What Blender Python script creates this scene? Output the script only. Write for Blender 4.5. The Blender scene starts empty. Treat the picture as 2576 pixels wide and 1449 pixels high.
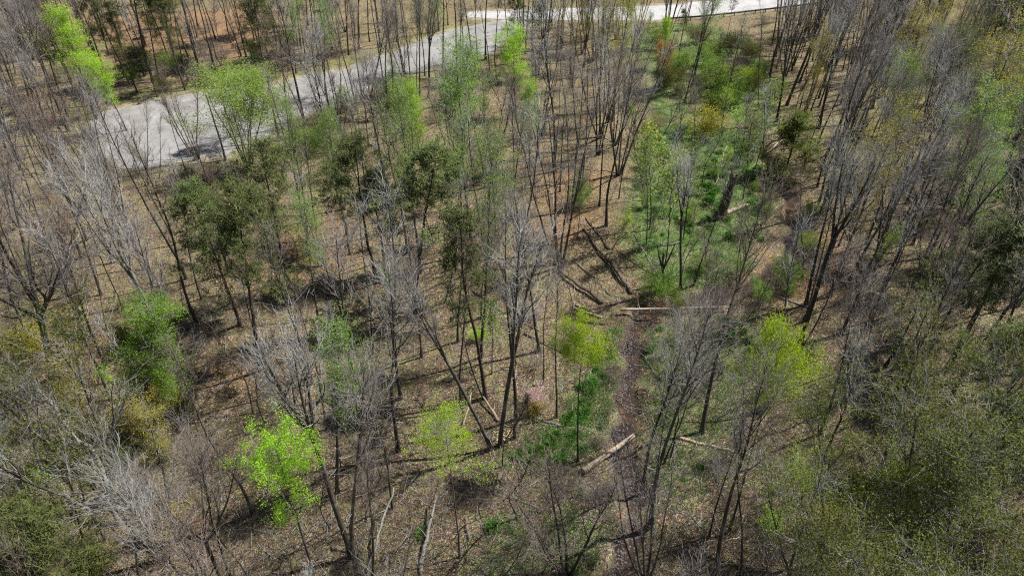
import bpy, math, random
import numpy as np
from mathutils import Vector, Quaternion
from mathutils.geometry import delaunay_2d_cdt
R_ = math.radians
SC = bpy.context.scene
COL = SC.collection

# ------------------------------------------------------------ camera, sky, sun
CAM_H = 40.0
PITCH = R_(37.3)
FPX = 1740.0                       # focal length in pixels of a 2576 wide frame
W0, H0 = 2576.0, 1449.0
cam_d = bpy.data.cameras.new('camera'); cam = bpy.data.objects.new('camera', cam_d); COL.objects.link(cam)
cam.location = (0, 0, CAM_H); cam.rotation_euler = (R_(90) - PITCH, 0, 0)
cam_d.sensor_width = 36; cam_d.lens = 36 * FPX / W0; cam_d.clip_start = .5; cam_d.clip_end = 6000
SC.camera = cam
SUN_EL = R_(56); SUN_AZ = (0.93, 0.36)          # ground direction towards the sun (x right, y away)
n_ = math.hypot(*SUN_AZ); SX, SY = SUN_AZ[0] / n_, SUN_AZ[1] / n_
world = bpy.data.worlds.new('World'); SC.world = world; world.use_nodes = True
wn = world.node_tree; bg = wn.nodes['Background']
sky = wn.nodes.new('ShaderNodeTexSky'); sky.sky_type = 'NISHITA'; sky.sun_disc = False
sky.sun_elevation = SUN_EL; sky.sun_rotation = math.atan2(SX, SY); sky.air_density = 1.0; sky.dust_density = .6
wn.links.new(sky.outputs[0], bg.inputs[0]); bg.inputs[1].default_value = 0.05
sun_d = bpy.data.lights.new('sun', 'SUN'); sun = bpy.data.objects.new('sun', sun_d); COL.objects.link(sun)
sun_d.energy = 5.0; sun_d.angle = R_(.5); sun_d.color = (1, .97, .92)
sv = Vector((SX * math.cos(SUN_EL), SY * math.cos(SUN_EL), math.sin(SUN_EL)))
sun.rotation_euler = sv.to_track_quat('Z', 'Y').to_euler(); sun.location = (60, 60, 120)
SC.view_settings.view_transform = 'Standard'; SC.view_settings.look = 'None'
SC.view_settings.exposure = 0.66; SC.view_settings.gamma = 1
SC.cycles.use_denoising = False; SC.cycles.pixel_filter_type = 'BLACKMAN_HARRIS'; SC.cycles.filter_width = 1.15
SC.cycles.max_bounces = 6; SC.cycles.diffuse_bounces = 3; SC.cycles.glossy_bounces = 2; SC.cycles.transmission_bounces = 3

# ------------------------------------------------------------ measuring helpers
cp, sp = math.cos(PITCH), math.sin(PITCH)
def ray(px, py):
    a = (px - W0 / 2) / FPX; b = (H0 / 2 - py) / FPX
    return np.array([a, cp + b * sp, -sp + b * cp])
def proj(x, y, z):
    zz = z - CAM_H
    d = y * cp - zz * sp; u = y * sp + zz * cp
    d = np.maximum(d, 1e-3)
    return W0 / 2 + FPX * x / d, H0 / 2 - FPX * u / d
def flat(px, py, z=0.0):
    r = ray(px, py); t = (z - CAM_H) / r[2]
    return r[0] * t, r[1] * t
def poly(pts): return np.array([flat(*p) for p in pts])
def seg_dist(X, Y, P, closed=False):
    D = np.full(X.shape, 1e9); n = len(P)
    for i in range(n if closed else n - 1):
        a = P[i]; b = P[(i + 1) % n]; ab = b - a; L = (ab ** 2).sum() + 1e-9
        t = np.clip(((X - a[0]) * ab[0] + (Y - a[1]) * ab[1]) / L, 0, 1)
        D = np.minimum(D, np.hypot(X - a[0] - t * ab[0], Y - a[1] - t * ab[1]))
    return D
def inside(X, Y, P):
    c = np.zeros(X.shape, bool); n = len(P)
    for i in range(n):
        a = P[i]; b = P[(i + 1) % n]
        if a[1] == b[1]: continue
        m = ((a[1] > Y) != (b[1] > Y)) & (X < (b[0] - a[0]) * (Y - a[1]) / (b[1] - a[1]) + a[0])
        c ^= m
    return c
def sdf(X, Y, P):                   # positive inside
    return np.where(inside(X, Y, P), 1, -1) * seg_dist(X, Y, P, True)
def smooth(v, a, b):
    t = np.clip((v - a) / (b - a), 0, 1); return t * t * (3 - 2 * t)

CREEK = poly([(1895, 300), (1905, 345), (1945, 400), (1985, 480), (2005, 560), (1990, 640), (1905, 705), (1790, 735), (1680, 752),
              (1610, 785), (1592, 860), (1588, 930), (1578, 1000), (1568, 1080), (1578, 1160), (1592, 1250), (1600, 1330), (1570, 1400), (1520, 1470), (1440, 1600), (1380, 1800)])
TRACK = poly([(228, 335), (250, 290), (300, 272), (360, 262), (480, 236), (600, 222), (690, 214), (770, 194), (900, 168), (1000, 130), (1090, 92), (1170, 70), (1270, 52), (1330, 48),
              (1330, 66), (1290, 88), (1250, 128), (1160, 158), (1060, 178), (960, 212), (900, 240), (830, 272), (740, 300), (640, 362), (560, 392), (480, 408), (380, 424), (300, 414), (250, 385)])
ROAD = poly([(1180, 30), (1400, 25), (1560, 20), (1700, 12), (1850, -2), (2000, -16), (2200, -34), (2600, -70), (2600, -52), (2300, -20), (2150, -2), (2040, 10), (1950, 20), (1850, 33), (1750, 43), (1660, 50), (1585, 53), (1480, 52), (1330, 50), (1180, 46)])
CLEAR = poly([(1620, 330), (1700, 300), (1780, 300), (1860, 330), (1930, 400), (1950, 460), (1930, 540), (1890, 600), (1870, 680), (1800, 720), (1700, 725), (1620, 690), (1580, 600), (1580, 500), (1600, 420)])
BANKL = poly([(1530, 820), (1570, 830), (1560, 960), (1535, 1060), (1500, 1130), (1430, 1170), (1330, 1180), (1280, 1140), (1340, 1090), (1420, 1040), (1450, 980), (1480, 900)])
BANKR = poly([(1630, 830), (1760, 800), (1900, 800), (1980, 870), (1960, 960), (1850, 1060), (1820, 1200), (1700, 1260), (1650, 1200), (1625, 1050), (1625, 920)])
LOWG = poly([(1250, 1300), (1400, 1240), (1560, 1290), (1570, 1380), (1480, 1449), (1500, 1600), (1200, 1600), (1180, 1449)])
UPG = poly([(1560, 60), (1800, 60), (1900, 120), (1960, 250), (1960, 330), (1800, 300), (1640, 320), (1620, 200), (1560, 120)])
PADG = poly([(150, 250), (330, 215), (500, 205), (700, 185), (900, 130), (1100, 60), (1300, 30), (1380, 60), (1260, 160), (1060, 220), (860, 310), (700, 380), (600, 430), (420, 450), (250, 450), (150, 380)])
MOSS = [poly([(0, 620), (140, 600), (220, 800), (150, 900), (0, 900)]), poly([(300, 730), (440, 700), (560, 800), (520, 900), (430, 930), (330, 880)]),
        poly([(560, 700), (760, 620), (780, 760), (680, 800)]), poly([(0, 1000), (350, 980), (520, 1050), (480, 1300), (250, 1449), (0, 1449)]),
        poly([(780, 820), (1050, 800), (1100, 1000), (950, 1040), (800, 980)]), poly([(1980, 1150), (2576, 1050), (2700, 1600), (1900, 1600)]),
        poly([(2000, 280), (2250, 250), (2300, 420), (2050, 460)]), poly([(1900, 1300), (2000, 1300), (2000, 1500), (1880, 1500)])]
TRENCH = poly([(1380, 780), (1500, 800), (1540, 790)])

def height(X, Y):
    X = np.asarray(X, float); Y = np.asarray(Y, float)
    h = .34 * np.sin(X * .11 + 1.3) * np.sin(Y * .09 + .4) + .16 * np.sin(X * .31 + Y * .17) + .10 * np.sin(Y * .43 - X * .21 + 2) + .04 * np.sin(X * 1.1 + 1.7 * np.sin(Y * .8)) * np.sin(Y * 1.3)
    dr = np.minimum(np.minimum(-sdf(X, Y, TRACK), 50), -sdf(X, Y, ROAD))
    h = h * smooth(dr, .5, 9) * (1 - .6 * smooth(Y, 100, 200))
    dc = seg_dist(X, Y, CREEK)
    w = 1 - smooth(dc + .35 * np.sin(X * 1.3 + Y * .8) + .25 * np.sin(Y * 2.1), 0.25, 1.7)
    h = h * smooth(dc, .5, 6) - .75 * w
    far = np.hypot(X, Y - 80); h = h + 14 * smooth(far, 190, 600)
    return h
def gz(x, y): return float(height(np.array([x]), np.array([y]))[0])
def G(px, py):                     # the ground point seen at a pixel
    z = 0.0
    for _ in range(4):
        x, y = flat(px, py, z); z = gz(x, y)
    return x, y, z

# ------------------------------------------------------------ mesh helpers
def mesh_from(name, V, F, mats=(), mi=None, attrs=None, smooth_=False):
    me = bpy.data.meshes.new(name); V = np.asarray(V, np.float32); F = np.asarray(F, np.int32)
    k = F.shape[1]
    me.vertices.add(len(V)); me.vertices.foreach_set('co', V.ravel())
    me.loops.add(F.size); me.loops.foreach_set('vertex_index', F.ravel())
    me.polygons.add(len(F)); me.polygons.foreach_set('loop_start', np.arange(len(F), dtype=np.int32) * k)
    me.polygons.foreach_set('loop_total', np.full(len(F), k, np.int32))
    if mi is not None: me.polygons.foreach_set('material_index', np.asarray(mi, np.int32))
    if smooth_: me.polygons.foreach_set('use_smooth', np.ones(len(F), bool))
    for m in mats: me.materials.append(m)
    if attrs:
        for an, av in attrs.items():
            a = me.attributes.new(an, 'FLOAT', 'POINT'); a.data.foreach_set('value', np.asarray(av, np.float32))
    me.update(); return me
def link(name, me, parent=None, loc=None):
    o = bpy.data.objects.new(name, me); COL.objects.link(o)
    if parent is not None: o.parent = parent
    if loc is not None: o.location = loc
    return o
def tag(o, label=None, cat=None, group=None, kind=None):
    if label: o['label'] = label
    if cat: o['category'] = cat
    if group: o['group'] = group
    if kind: o['kind'] = kind
    return o
def norm(a): return a / (np.linalg.norm(a, axis=-1, keepdims=True) + 1e-9)
def perp(T):
    ref = np.where(np.abs(T[..., 2:3]) < .9, np.array([0., 0, 1.]), np.array([1., 0, 0]))
    A = norm(np.cross(T, ref)); return A, np.cross(T, A)
def tubes(P, R, s, cap=False):
    """P (N,m,3) centre lines, R (N,m) radii -> verts, quads"""
    N, m, _ = P.shape
    T = np.empty_like(P); T[:, 1:-1] = P[:, 2:] - P[:, :-2]; T[:, 0] = P[:, 1] - P[:, 0]; T[:, -1] = P[:, -1] - P[:, -2]
    T = norm(T); T0 = norm(P[:, -1] - P[:, 0]); A0, _b = perp(T0)
    A = norm(A0[:, None] - T * (A0[:, None] * T).sum(-1, keepdims=True)); B = np.cross(T, A)
    an = np.arange(s) * 2 * np.pi / s
    V = P[:, :, None] + R[:, :, None, None] * (A[:, :, None] * np.cos(an)[:, None] + B[:, :, None] * np.sin(an)[:, None])
    idx = np.arange(N * m * s).reshape(N, m, s)
    q = np.stack([idx[:, :-1], np.roll(idx, -1, 2)[:, :-1], np.roll(idx, -1, 2)[:, 1:], idx[:, 1:]], -1).reshape(-1, 4)
    V = V.reshape(-1, 3)
    if cap and s == 4: pass
    return V, q
class Acc:
    def __init__(s): s.V = []; s.F = []; s.M = []; s.T = []; s.n = 0
    def add(s, V, F, m=0, t=None):
        s.V.append(V); s.F.append(F + s.n); s.M.append(np.full(len(F), m)); s.T.append(np.full(len(V), .5) if t is None else t); s.n += len(V)
    def mesh(s, name, mats, sm=False):
        return mesh_from(name, np.concatenate(s.V), np.concatenate(s.F), mats, np.concatenate(s.M), {'tint': np.concatenate(s.T)}, sm)
def leaves(C, size, rng, up=.5, asp=.6, n_out=None):
    N = len(C); nrm = norm(rng.normal(size=(N, 3)) + np.array([0, 0, up])); A, B = perp(nrm)
    ang = rng.uniform(0, 6.28, (N, 1)); U = A * np.cos(ang) + B * np.sin(ang); W = np.cross(nrm, U)
    s = size * rng.uniform(.55, 1.35, (N, 1))
    V = np.stack([C - U * s * .5, C + W * s * .5 * asp, C + U * s * .5, C - W * s * .5 * asp], 1).reshape(-1, 3)
    return V, np.arange(4 * N).reshape(-1, 4)

# ------------------------------------------------------------ materials
def mat(name):
    m = bpy.data.materials.new(name); m.use_nodes = True; nt = m.node_tree
    b = nt.nodes['Principled BSDF']; b.inputs['Roughness'].default_value = .85; b.inputs['Specular IOR Level'].default_value = .25
    return m, nt, b
def nn(nt, t, **kw):
    n = nt.nodes.new(t)
    for k, v in kw.items():
        if k in n.inputs: n.inputs[k].default_value = v
        else: setattr(n, k, v)
    return n
def ramp(nt, fac, stops):
    r = nt.nodes.new('ShaderNodeValToRGB'); e = r.color_ramp.elements
    while len(e) > 1: e.remove(e[-1])
    e[0].position = stops[0][0]; e[0].color = (*stops[0][1], 1)
    for p, c in stops[1:]:
        x = e.new(p); x.color = (*c, 1)
    nt.links.new(fac, r.inputs[0]); return r.outputs[0]
def mix(nt, f, a, b, mode='MIX'):
    m = nt.nodes.new('ShaderNodeMix'); m.data_type = 'RGBA'; m.blend_type = mode
    for sock, v in ((m.inputs[0], f), (m.inputs[6], a), (m.inputs[7], b)):
        if isinstance(v, (int, float)): sock.default_value = v
        elif isinstance(v, tuple): sock.default_value = (*v, 1)
        else: nt.links.new(v, sock)
    return m.outputs[2]
def noise(nt, vec, scale, detail=4, rough=.6):
    n = nn(nt, 'ShaderNodeTexNoise', Scale=scale, Detail=detail, Roughness=rough); nt.links.new(vec, n.inputs['Vector']); return n.outputs['Fac']
def mathn(nt, op, a, b=0.0, clamp=False):
    m = nt.nodes.new('ShaderNodeMath'); m.operation = op; m.use_clamp = clamp
    for s_, v in ((m.inputs[0], a), (m.inputs[1], b)):
        if isinstance(v, (int, float)): s_.default_value = v
        else: nt.links.new(v, s_)
    return m.outputs[0]
def attr(nt, name):
    a = nt.nodes.new('ShaderNodeAttribute'); a.attribute_name = name; return a.outputs['Fac']
def geo(nt): return nt.nodes.new('ShaderNodeNewGeometry').outputs['Position']
def bump(nt, b, h, dist=.05, st=.6):
    n = nn(nt, 'ShaderNodeBump', Strength=st, Distance=dist); nt.links.new(h, n.inputs['Height']); nt.links.new(n.outputs[0], b.inputs['Normal'])

def bark(name, dark, light, lichen=0.3, scale=2.2):
    m, nt, b = mat(name); p = geo(nt)
    oi = nt.nodes.new('ShaderNodeObjectInfo')
    mp = nn(nt, 'ShaderNodeMapping'); mp.inputs['Scale'].default_value = (3, 3, .6); nt.links.new(p, mp.inputs['Vector'])
    f = noise(nt, mp.outputs[0], scale * 1.6, 5, .7)
    c = ramp(nt, f, [(.25, dark), (.7, light)])
    l = noise(nt, p, 1.1, 4, .65)
    c = mix(nt, mathn(nt, 'MULTIPLY', ramp(nt, l, [(.52, (0, 0, 0)), (.66, (1, 1, 1))]), lichen), c, (.36, .38, .33))
    v = nn(nt, 'ShaderNodeHueSaturation'); v.inputs['Saturation'].default_value = 1
    nt.links.new(mathn(nt, 'MULTIPLY_ADD', oi.outputs['Random'], .5), v.inputs['Value'])
    mm = v.inputs['Value'].links[0].from_node; mm.inputs[2].default_value = .72
    nt.links.new(c, v.inputs['Color']); nt.links.new(v.outputs[0], b.inputs['Base Color'])
    bump(nt, b, f, .03, .8); b.inputs['Specular IOR Level'].default_value = .1
    return m
def leafmat(name, c1, c2, c3=None, tr=.35):
    m, nt, b = mat(name); a = attr(nt, 'tint'); oi = nt.nodes.new('ShaderNodeObjectInfo')
    c = ramp(nt, a, [(0, c1), (.6, c2), (1, c3 or c2)])
    v = nn(nt, 'ShaderNodeHueSaturation')
    q = mathn(nt, 'MULTIPLY_ADD', oi.outputs['Random'], .4); q.node.inputs[2].default_value = .8; nt.links.new(q, v.inputs['Value'])
    h = mathn(nt, 'MULTIPLY_ADD', oi.outputs['Random'], .03); h.node.inputs[2].default_value = .485; nt.links.new(h, v.inputs['Hue'])
    nt.links.new(c, v.inputs['Color']); nt.links.new(v.outputs[0], b.inputs['Base Color'])
    t = nn(nt, 'ShaderNodeBsdfTranslucent'); nt.links.new(v.outputs[0], t.inputs['Color'])
    mx = nn(nt, 'ShaderNodeMixShader'); mx.inputs[0].default_value = tr
    nt.links.new(b.outputs[0], mx.inputs[1]); nt.links.new(t.outputs[0], mx.inputs[2])
    nt.links.new(mx.outputs[0], nt.nodes['Material Output'].inputs[0])
    b.inputs['Roughness'].default_value = .6
    return m
M = {}
M['bark'] = bark('bark_grey', (.03, .026, .022), (.11, .095, .08), .3)
M['bark_pale'] = bark('bark_pale_lichen', (.10, .09, .08), (.33, .31, .28), .8)
M['bark_pine'] = bark('bark_pine', (.035, .028, .022), (.12, .09, .07), .1)
M['twig_grey'] = bark('twig_grey', (.20, .195, .185), (.52, .51, .49), .2)
M['twig_mauve'] = bark('twig_mauve', (.165, .145, .135), (.40, .365, .35), .1)
M['twig_brown'] = bark('twig_brown', (.12, .095, .08), (.30, .24, .205), .1)
M['twig_dark'] = bark('twig_dark', (.07, .06, .05), (.17, .14, .12), .1)
M['deadwood'] = bark('dead_wood', (.22, .16, .11), (.50, .42, .32), .1, 1.5)
M['rotwood'] = bark('rotten_wood', (.06, .045, .035), (.22, .17, .13), .1, 1.5)
LEAF = {'lime': ((.23, .40, .015), (.42, .62, .03), (.56, .72, .06)), 'green': ((.08, .18, .015), (.19, .33, .03), (.28, .42, .05)), 'spring': ((.11, .165, .018), (.23, .29, .035), (.33, .39, .06)),
        'soft': ((.14, .25, .04), (.26, .40, .06), (.38, .50, .10)), 'willow': ((.20, .32, .05), (.33, .47, .09), (.42, .54, .13)),
        'gold': ((.22, .18, .02), (.40, .33, .035), (.46, .44, .05)), 'orange': ((.30, .13, .03), (.50, .22, .04), (.58, .32, .07)),
        'red': ((.20, .12, .08), (.33, .20, .13), (.36, .26, .17)), 'olive': ((.075, .09, .02), (.15, .17, .03), (.24, .27, .05)),
        'pine': ((.038, .052, .014), (.09, .115, .028), (.17, .195, .05)), 'pink': ((.5, .3, .3), (.7, .48, .48), (.8, .62, .62)),
        'tussock': ((.04, .13, .01), (.10, .26, .025), (.18, .38, .05)), 'dry': ((.14, .13, .06), (.25, .22, .12), (.36, .32, .20)),
        'grass': ((.06, .17, .02), (.13, .29, .04), (.27, .40, .09)), 'litter': ((.15, .09, .065), (.36, .25, .19), (.62, .50, .41)),
        'ivy': ((.015, .03, .01), (.03, .06, .015), (.05, .09, .02))}
for k, v in LEAF.items(): M[k] = leafmat('leaves_' + k, *v, tr=.15 if k in ('pine', 'litter', 'dry', 'ivy') else .5)

def ground_mat():
    m, nt, b = mat('forest_floor'); p = geo(nt)
    big = noise(nt, p, .16, 5, .6); mid = noise(nt, p, .9, 6, .7); fine = noise(nt, p, 6, 6, .75)
    vo = nn(nt, 'ShaderNodeTexVoronoi', Scale=7.5); nt.links.new(p, vo.inputs['Vector'])
    vr = nt.nodes.new('ShaderNodeSeparateColor'); nt.links.new(vo.outputs['Color'], vr.inputs[0])
    lit = ramp(nt, vr.outputs[0], [(0, (.09, .048, .034)), (.3, (.27, .15, .105)), (.7, (.46, .29, .21)), (1, (.74, .57, .46))])
    lit = mix(nt, ramp(nt, fine, [(.38, (.9, .9, .9)), (.6, (0, 0, 0))]), lit, (.11, .075, .05))
    tan = ramp(nt, fine, [(.34, (.06, .05, .03)), (.5, (.20, .165, .11)), (.66, (.42, .36, .26))])
    c = mix(nt, ramp(nt, mathn(nt, 'MULTIPLY_ADD', mid, .6), [(.56, (0, 0, 0)), (.74, (.8, .8, .8))]), lit, tan)
    c.node.inputs[0].links[0].from_node.inputs[0].links[0].from_node.inputs[2].default_value = .3
    bigc = ramp(nt, mathn(nt, 'MULTIPLY', big, mathn(nt, 'ADD', mid, .5)), [(.33, (.38, .36, .34)), (.46, (.80, .79, .78)), (.66, (1, 1, 1))])
    def zone(c, an, col, amp=.9, f=mid, w=.35):
        a = attr(nt, an); k = mathn(nt, 'ADD', a, mathn(nt, 'MULTIPLY_ADD', f, 2.6)); k.node.inputs[1].links[0].from_node.inputs[2].default_value = -1.3
        k = ramp(nt, k, [(.5 - w, (0, 0, 0)), (.5 + w, (amp,) * 3)]); return mix(nt, k, c, col)
    gcol = mix(nt, ramp(nt, big, [(.4, (0, 0, 0)), (.6, (1, 1, 1))]), ramp(nt, fine, [(.35, (.03, .09, .012)), (.5, (.09, .22, .035)), (.66, (.24, .40, .09))]), ramp(nt, fine, [(.35, (.06, .08, .03)), (.5, (.17, .22, .08)), (.66, (.36, .40, .18))]))
    mcol = ramp(nt, fine, [(.35, (.05, .06, .015)), (.5, (.18, .20, .05)), (.66, (.40, .41, .14))])
    c = zone(c, 'moss', mcol, .8)
    c = zone(c, 'grass', gcol, .95)
    ocol = ramp(nt, fine, [(.35, (.10, .04, .02)), (.5, (.34, .15, .07)), (.66, (.60, .33, .18))])
    c = zone(c, 'russet', ocol, .7)
    dcol = ramp(nt, fine, [(.3, (.30, .26, .19)), (.7, (.50, .45, .34))])
    c = zone(c, 'verge', dcol, .85)
    c = mix(nt, 1.0, c, bigc, 'MULTIPLY')
    mud = ramp(nt, mid, [(.3, (.018, .013, .010)), (.6, (.07, .048, .036))])
    c = zone(c, 'mud', mud, 1, mid, .25)
    nt.links.new(c, b.inputs['Base Color'])
    h = mathn(nt, 'ADD', fine, mathn(nt, 'MULTIPLY', vr.outputs[1], .5)); bump(nt, b, h, .12, .9); b.inputs['Roughness'].default_value = .95
    return m
def gravel_mat(name, c0, c1, c2):
    m, nt, b = mat(name); p = geo(nt); big = noise(nt, p, .35, 6, .65); f = noise(nt, p, 9, 5, .8)
    c = ramp(nt, big, [(.3, c0), (.5, c1), (.68, c2)])
    c = mix(nt, .35, c, ramp(nt, f, [(.3, (.11, .10, .09)), (.7, (.46, .45, .44))]))
    nt.links.new(c, b.inputs['Base Color']); bump(nt, b, f, .05, .6); return m
M['gravel'] = gravel_mat('pale_gravel', (.14, .13, .11), (.23, .22, .21), (.36, .35, .35))
M['road'] = gravel_mat('worn_road', (.34, .33, .31), (.46, .45, .44), (.56, .55, .54))
def water_mat():
    m, nt, b = mat('creek_water'); p = geo(nt); f = noise(nt, p, .55, 4, .6)
    c = ramp(nt, f, [(.35, (.02, .014, .011)), (.6, (.06, .036, .022)), (.74, (.24, .10, .03))])
    nt.links.new(c, b.inputs['Base Color']); b.inputs['Roughness'].default_value = .12; b.inputs['Specular IOR Level'].default_value = .5
    bump(nt, b, noise(nt, p, 5, 3, .5), .03, .35); return m
M['water'] = water_mat()
def plain(name, col, rough=.6, metal=0):
    m, nt, b = mat(name); p = geo(nt); f = noise(nt, p, 6, 4, .6)
    c = mix(nt, f, tuple(x * .6 for x in col), tuple(min(1, x * 1.3) for x in col)); nt.links.new(c, b.inputs['Base Color'])
    b.inputs['Roughness'].default_value = rough; b.inputs['Metallic'].default_value = metal; return m
M['rail'] = plain('dark_weathered_rail', (.05, .045, .04)); M['post'] = plain('post_wood', (.10, .08, .06))
M['ribbon'] = plain('pale_blue_ribbon', (.35, .6, .85)); M['stone'] = plain('creek_stone', (.36, .34, .37), .8)
M['chips'] = plain('fresh_wood_chips', (.62, .48, .28)); M['pebble'] = plain('creek_pebbles', (.11, .095, .09), .6)

# ------------------------------------------------------------ ground, road, water
def axis(pts):
    out = [pts[0][0]]
    for (a, _), (b, st) in zip(pts[:-1], pts[1:]):
        n = max(1, round((b - a) / st)); out += list(a + (b - a) * (np.arange(n) + 1) / n)
    return np.array(out)
xs = axis([(-1500, 0), (-300, 100), (-130, 5), (-62, 1.0), (62, .45), (130, 1.0), (300, 5), (1500, 100)])
ys = axis([(-400, 0), (-20, 30), (8, 2), (90, .45), (180, .9), (300, 6), (1500, 100)])
GX, GY = np.meshgrid(xs, ys); GZ = height(GX, GY)
nx, ny = len(xs), len(ys); idx = np.arange(nx * ny).reshape(ny, nx)
F = np.stack([idx[:-1, :-1], idx[:-1, 1:], idx[1:, 1:], idx[1:, :-1]], -1).reshape(-1, 4)
gx, gy = GX.ravel(), GY.ravel()
dc = seg_dist(gx, gy, CREEK)
gr = np.zeros(len(gx))
for P, w in ((CLEAR, 1.0), (BANKL, .8), (BANKR, .62), (LOWG, .55), (UPG, .75)): gr = np.maximum(gr, w * smooth(sdf(gx, gy, P), -2.5, 2.5))
ms = np.zeros(len(gx))
for P in MOSS: ms = np.maximum(ms, .65 * smooth(sdf(gx, gy, P), -3, 3))
pg = sdf(gx, gy, PADG); ms = np.maximum(ms, .8 * smooth(pg, -3, 3)); ms = np.maximum(ms, .46)
rs_ = np.zeros(len(gx))
for P in (poly([(90, 1320), (330, 1330), (350, 1449), (300, 1500), (50, 1500)]), poly([(120, 760), (330, 840), (300, 980), (130, 980)]), poly([(560, 690), (720, 560), (860, 500), (900, 640), (700, 760)]), poly([(1360, 430), (1540, 420), (1500, 600), (1350, 640)]), poly([(200, 40), (700, 20), (700, 130), (300, 160)]), poly([(500, 920), (640, 880), (650, 1000), (540, 1010)]), poly([(1900, 640), (2150, 560), (2200, 760), (1950, 760)])): rs_ = np.maximum(rs_, .55 * smooth(sdf(gx, gy, P), -3, 3))
vg = smooth(-np.maximum(-99, -np.maximum(sdf(gx, gy, TRACK), sdf(gx, gy, ROAD))) , -2.6, 0) * .8
mud = (1 - smooth(dc + .35 * np.sin(gx * 1.3 + gy * .8) + .25 * np.sin(gy * 2.1), .35, 1.25))
gme = mesh_from('ground', np.stack([gx, gy, GZ.ravel()], -1), F, [ground_mat()], None, {'grass': gr * .96, 'moss': ms, 'verge': vg, 'russet': rs_, 'mud': mud}, True)
tag(link('ground', gme), kind='structure')

rngp = np.random.default_rng(5)
def sheet(name, P, m, dz, jitter, seed):
    rs = np.random.default_rng(seed); B = []
    n = len(P)
    for i in range(n):
        a, b = P[i], P[(i + 1) % n]; L = np.hypot(*(b - a)); k = max(2, int(L / .5)); nr = np.array([-(b - a)[1], (b - a)[0]]) / (L + 1e-6)
        for j in range(k): B.append(a + (b - a) * j / k + nr * rs.normal() * jitter * .35)
    B = np.array(B)
    B = B + .8 * jitter * np.stack([np.sin(B[:, 0] * 1.1 + 1.3 * np.sin(B[:, 1] * .9)), np.sin(B[:, 1] * 1.3 + np.sin(B[:, 0] * .7))], -1)
    for _ in range(1): B = (np.roll(B, 1, 0) + 2 * B + np.roll(B, -1, 0)) / 4
    x0, y0 = P.min(0); x1, y1 = P.max(0)
    X, Y = np.meshgrid(np.arange(x0, x1, 1.6), np.arange(y0, y1, 1.6)); k = sdf(X, Y, B) > 1.0
    I = np.stack([X[k], Y[k]], -1)
    vs = [Vector(v) for v in np.concatenate([B, I])]; nb = len(B)
    r = delaunay_2d_cdt(vs, [], [list(range(nb))], 1, 1e-5)
    V = np.array([(v[0], v[1], 0) for v in r[0]]); V[:, 2] = height(V[:, 0], V[:, 1]) + dz
    return tag(link(name, mesh_from(name, V, np.array([f for f in r[2] if len(f) == 3]), [m], None, None, True)), kind='structure')
sheet('gravel_track', TRACK, M['gravel'], .04, .9, 1)
sheet('road', ROAD, M['road'], .045, .5, 2)

def strip(name, line, wfun, z, m, n=260):
    L = np.concatenate([[0], np.cumsum(np.hypot(*np.diff(line, axis=0).T))]); t = np.linspace(0, L[-1], n)
    c = np.stack([np.interp(t, L, line[:, 0]), np.interp(t, L, line[:, 1])], -1)
    for _ in range(6): c[1:-1] = (c[:-2] + 2 * c[1:-1] + c[2:]) / 4
    d = np.gradient(c, axis=0); d /= np.hypot(*d.T)[:, None]; nr = np.stack([-d[:, 1], d[:, 0]], -1)
    V = []
    for s in (-1, -.33, .33, 1): V.append(np.concatenate([c + nr * (s * wfun(t))[:, None], np.full((n, 1), z)], 1))
    V = np.stack(V, 1).reshape(-1, 3); q = np.arange(n * 4).reshape(n, 4)
    F = np.stack([q[:-1, :-1], q[:-1, 1:], q[1:, 1:], q[1:, :-1]], -1).reshape(-1, 4)
    return link(name, mesh_from(name, V, F, [m], None, None, True)), c, nr
cw, cline, cnr = strip('creek_water', CREEK, lambda t: .62 + .16 * np.sin(t * .6) + .2 * np.sin(t * 1.7), -.63, M['water']); tag(cw, kind='structure')

# ------------------------------------------------------------ ground cover (nobody could count it)
rng = np.random.default_rng(11)
def view_points(n, y0=14, y1=140):
    """random ground points in the wedge the photo shows, denser near the camera"""
    out = []
    tot = 0
    while tot < n:
        px = rng.uniform(-150, 2726, 2 * n); py = rng.uniform(-30, 1600, 2 * n)
        a = (px - W0 / 2) / FPX; b = (H0 / 2 - py) / FPX; dz = -sp + b * cp; t = -CAM_H / dz
        X = a * t; Y = (cp + b * sp) * t; k = (Y > y0) & (Y < y1)
        out.append(np.stack([X[k], Y[k]], -1)); tot += k.sum()
    return np.concatenate(out)[:n]
PADALL = lambda X, Y: np.maximum(sdf(X, Y, TRACK), sdf(X, Y, ROAD))
def blades(C, n, h, w, spread, name, m, label, lean=.5):
    N = len(C); B = np.repeat(C, n, 0); B = B + rng.normal(size=B.shape) * spread; z = height(B[:, 0], B[:, 1]) - .02
    d = rng.normal(size=(N * n, 2)) * lean; hh = h * rng.uniform(.5, 1.3, N * n); a = rng.uniform(0, 6.28, N * n)
    ww = w * rng.uniform(.6, 1.4, N * n); u = np.stack([np.cos(a), np.sin(a)], -1) * ww[:, None] * .5
    b3 = np.stack([B[:, 0], B[:, 1], z], -1); top = b3 + np.stack([d[:, 0] * hh, d[:, 1] * hh, hh], -1)
    u3 = np.concatenate([u, np.zeros((N * n, 1))], 1)
    V = np.stack([b3 - u3, b3 + u3, top + u3 * .3, top - u3 * .3], 1).reshape(-1, 3)
    t = np.repeat(np.clip(np.repeat(rng.uniform(0, 1, N), n) * .6 + rng.uniform(0, .4, N * n), 0, 1), 4)
    return tag(link(name, mesh_from(name, V, np.arange(len(V)).reshape(-1, 4), [m], None, {'tint': t})), label, None, None, 'stuff')
C = view_points(60000); g_at = np.zeros(len(C))
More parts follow.
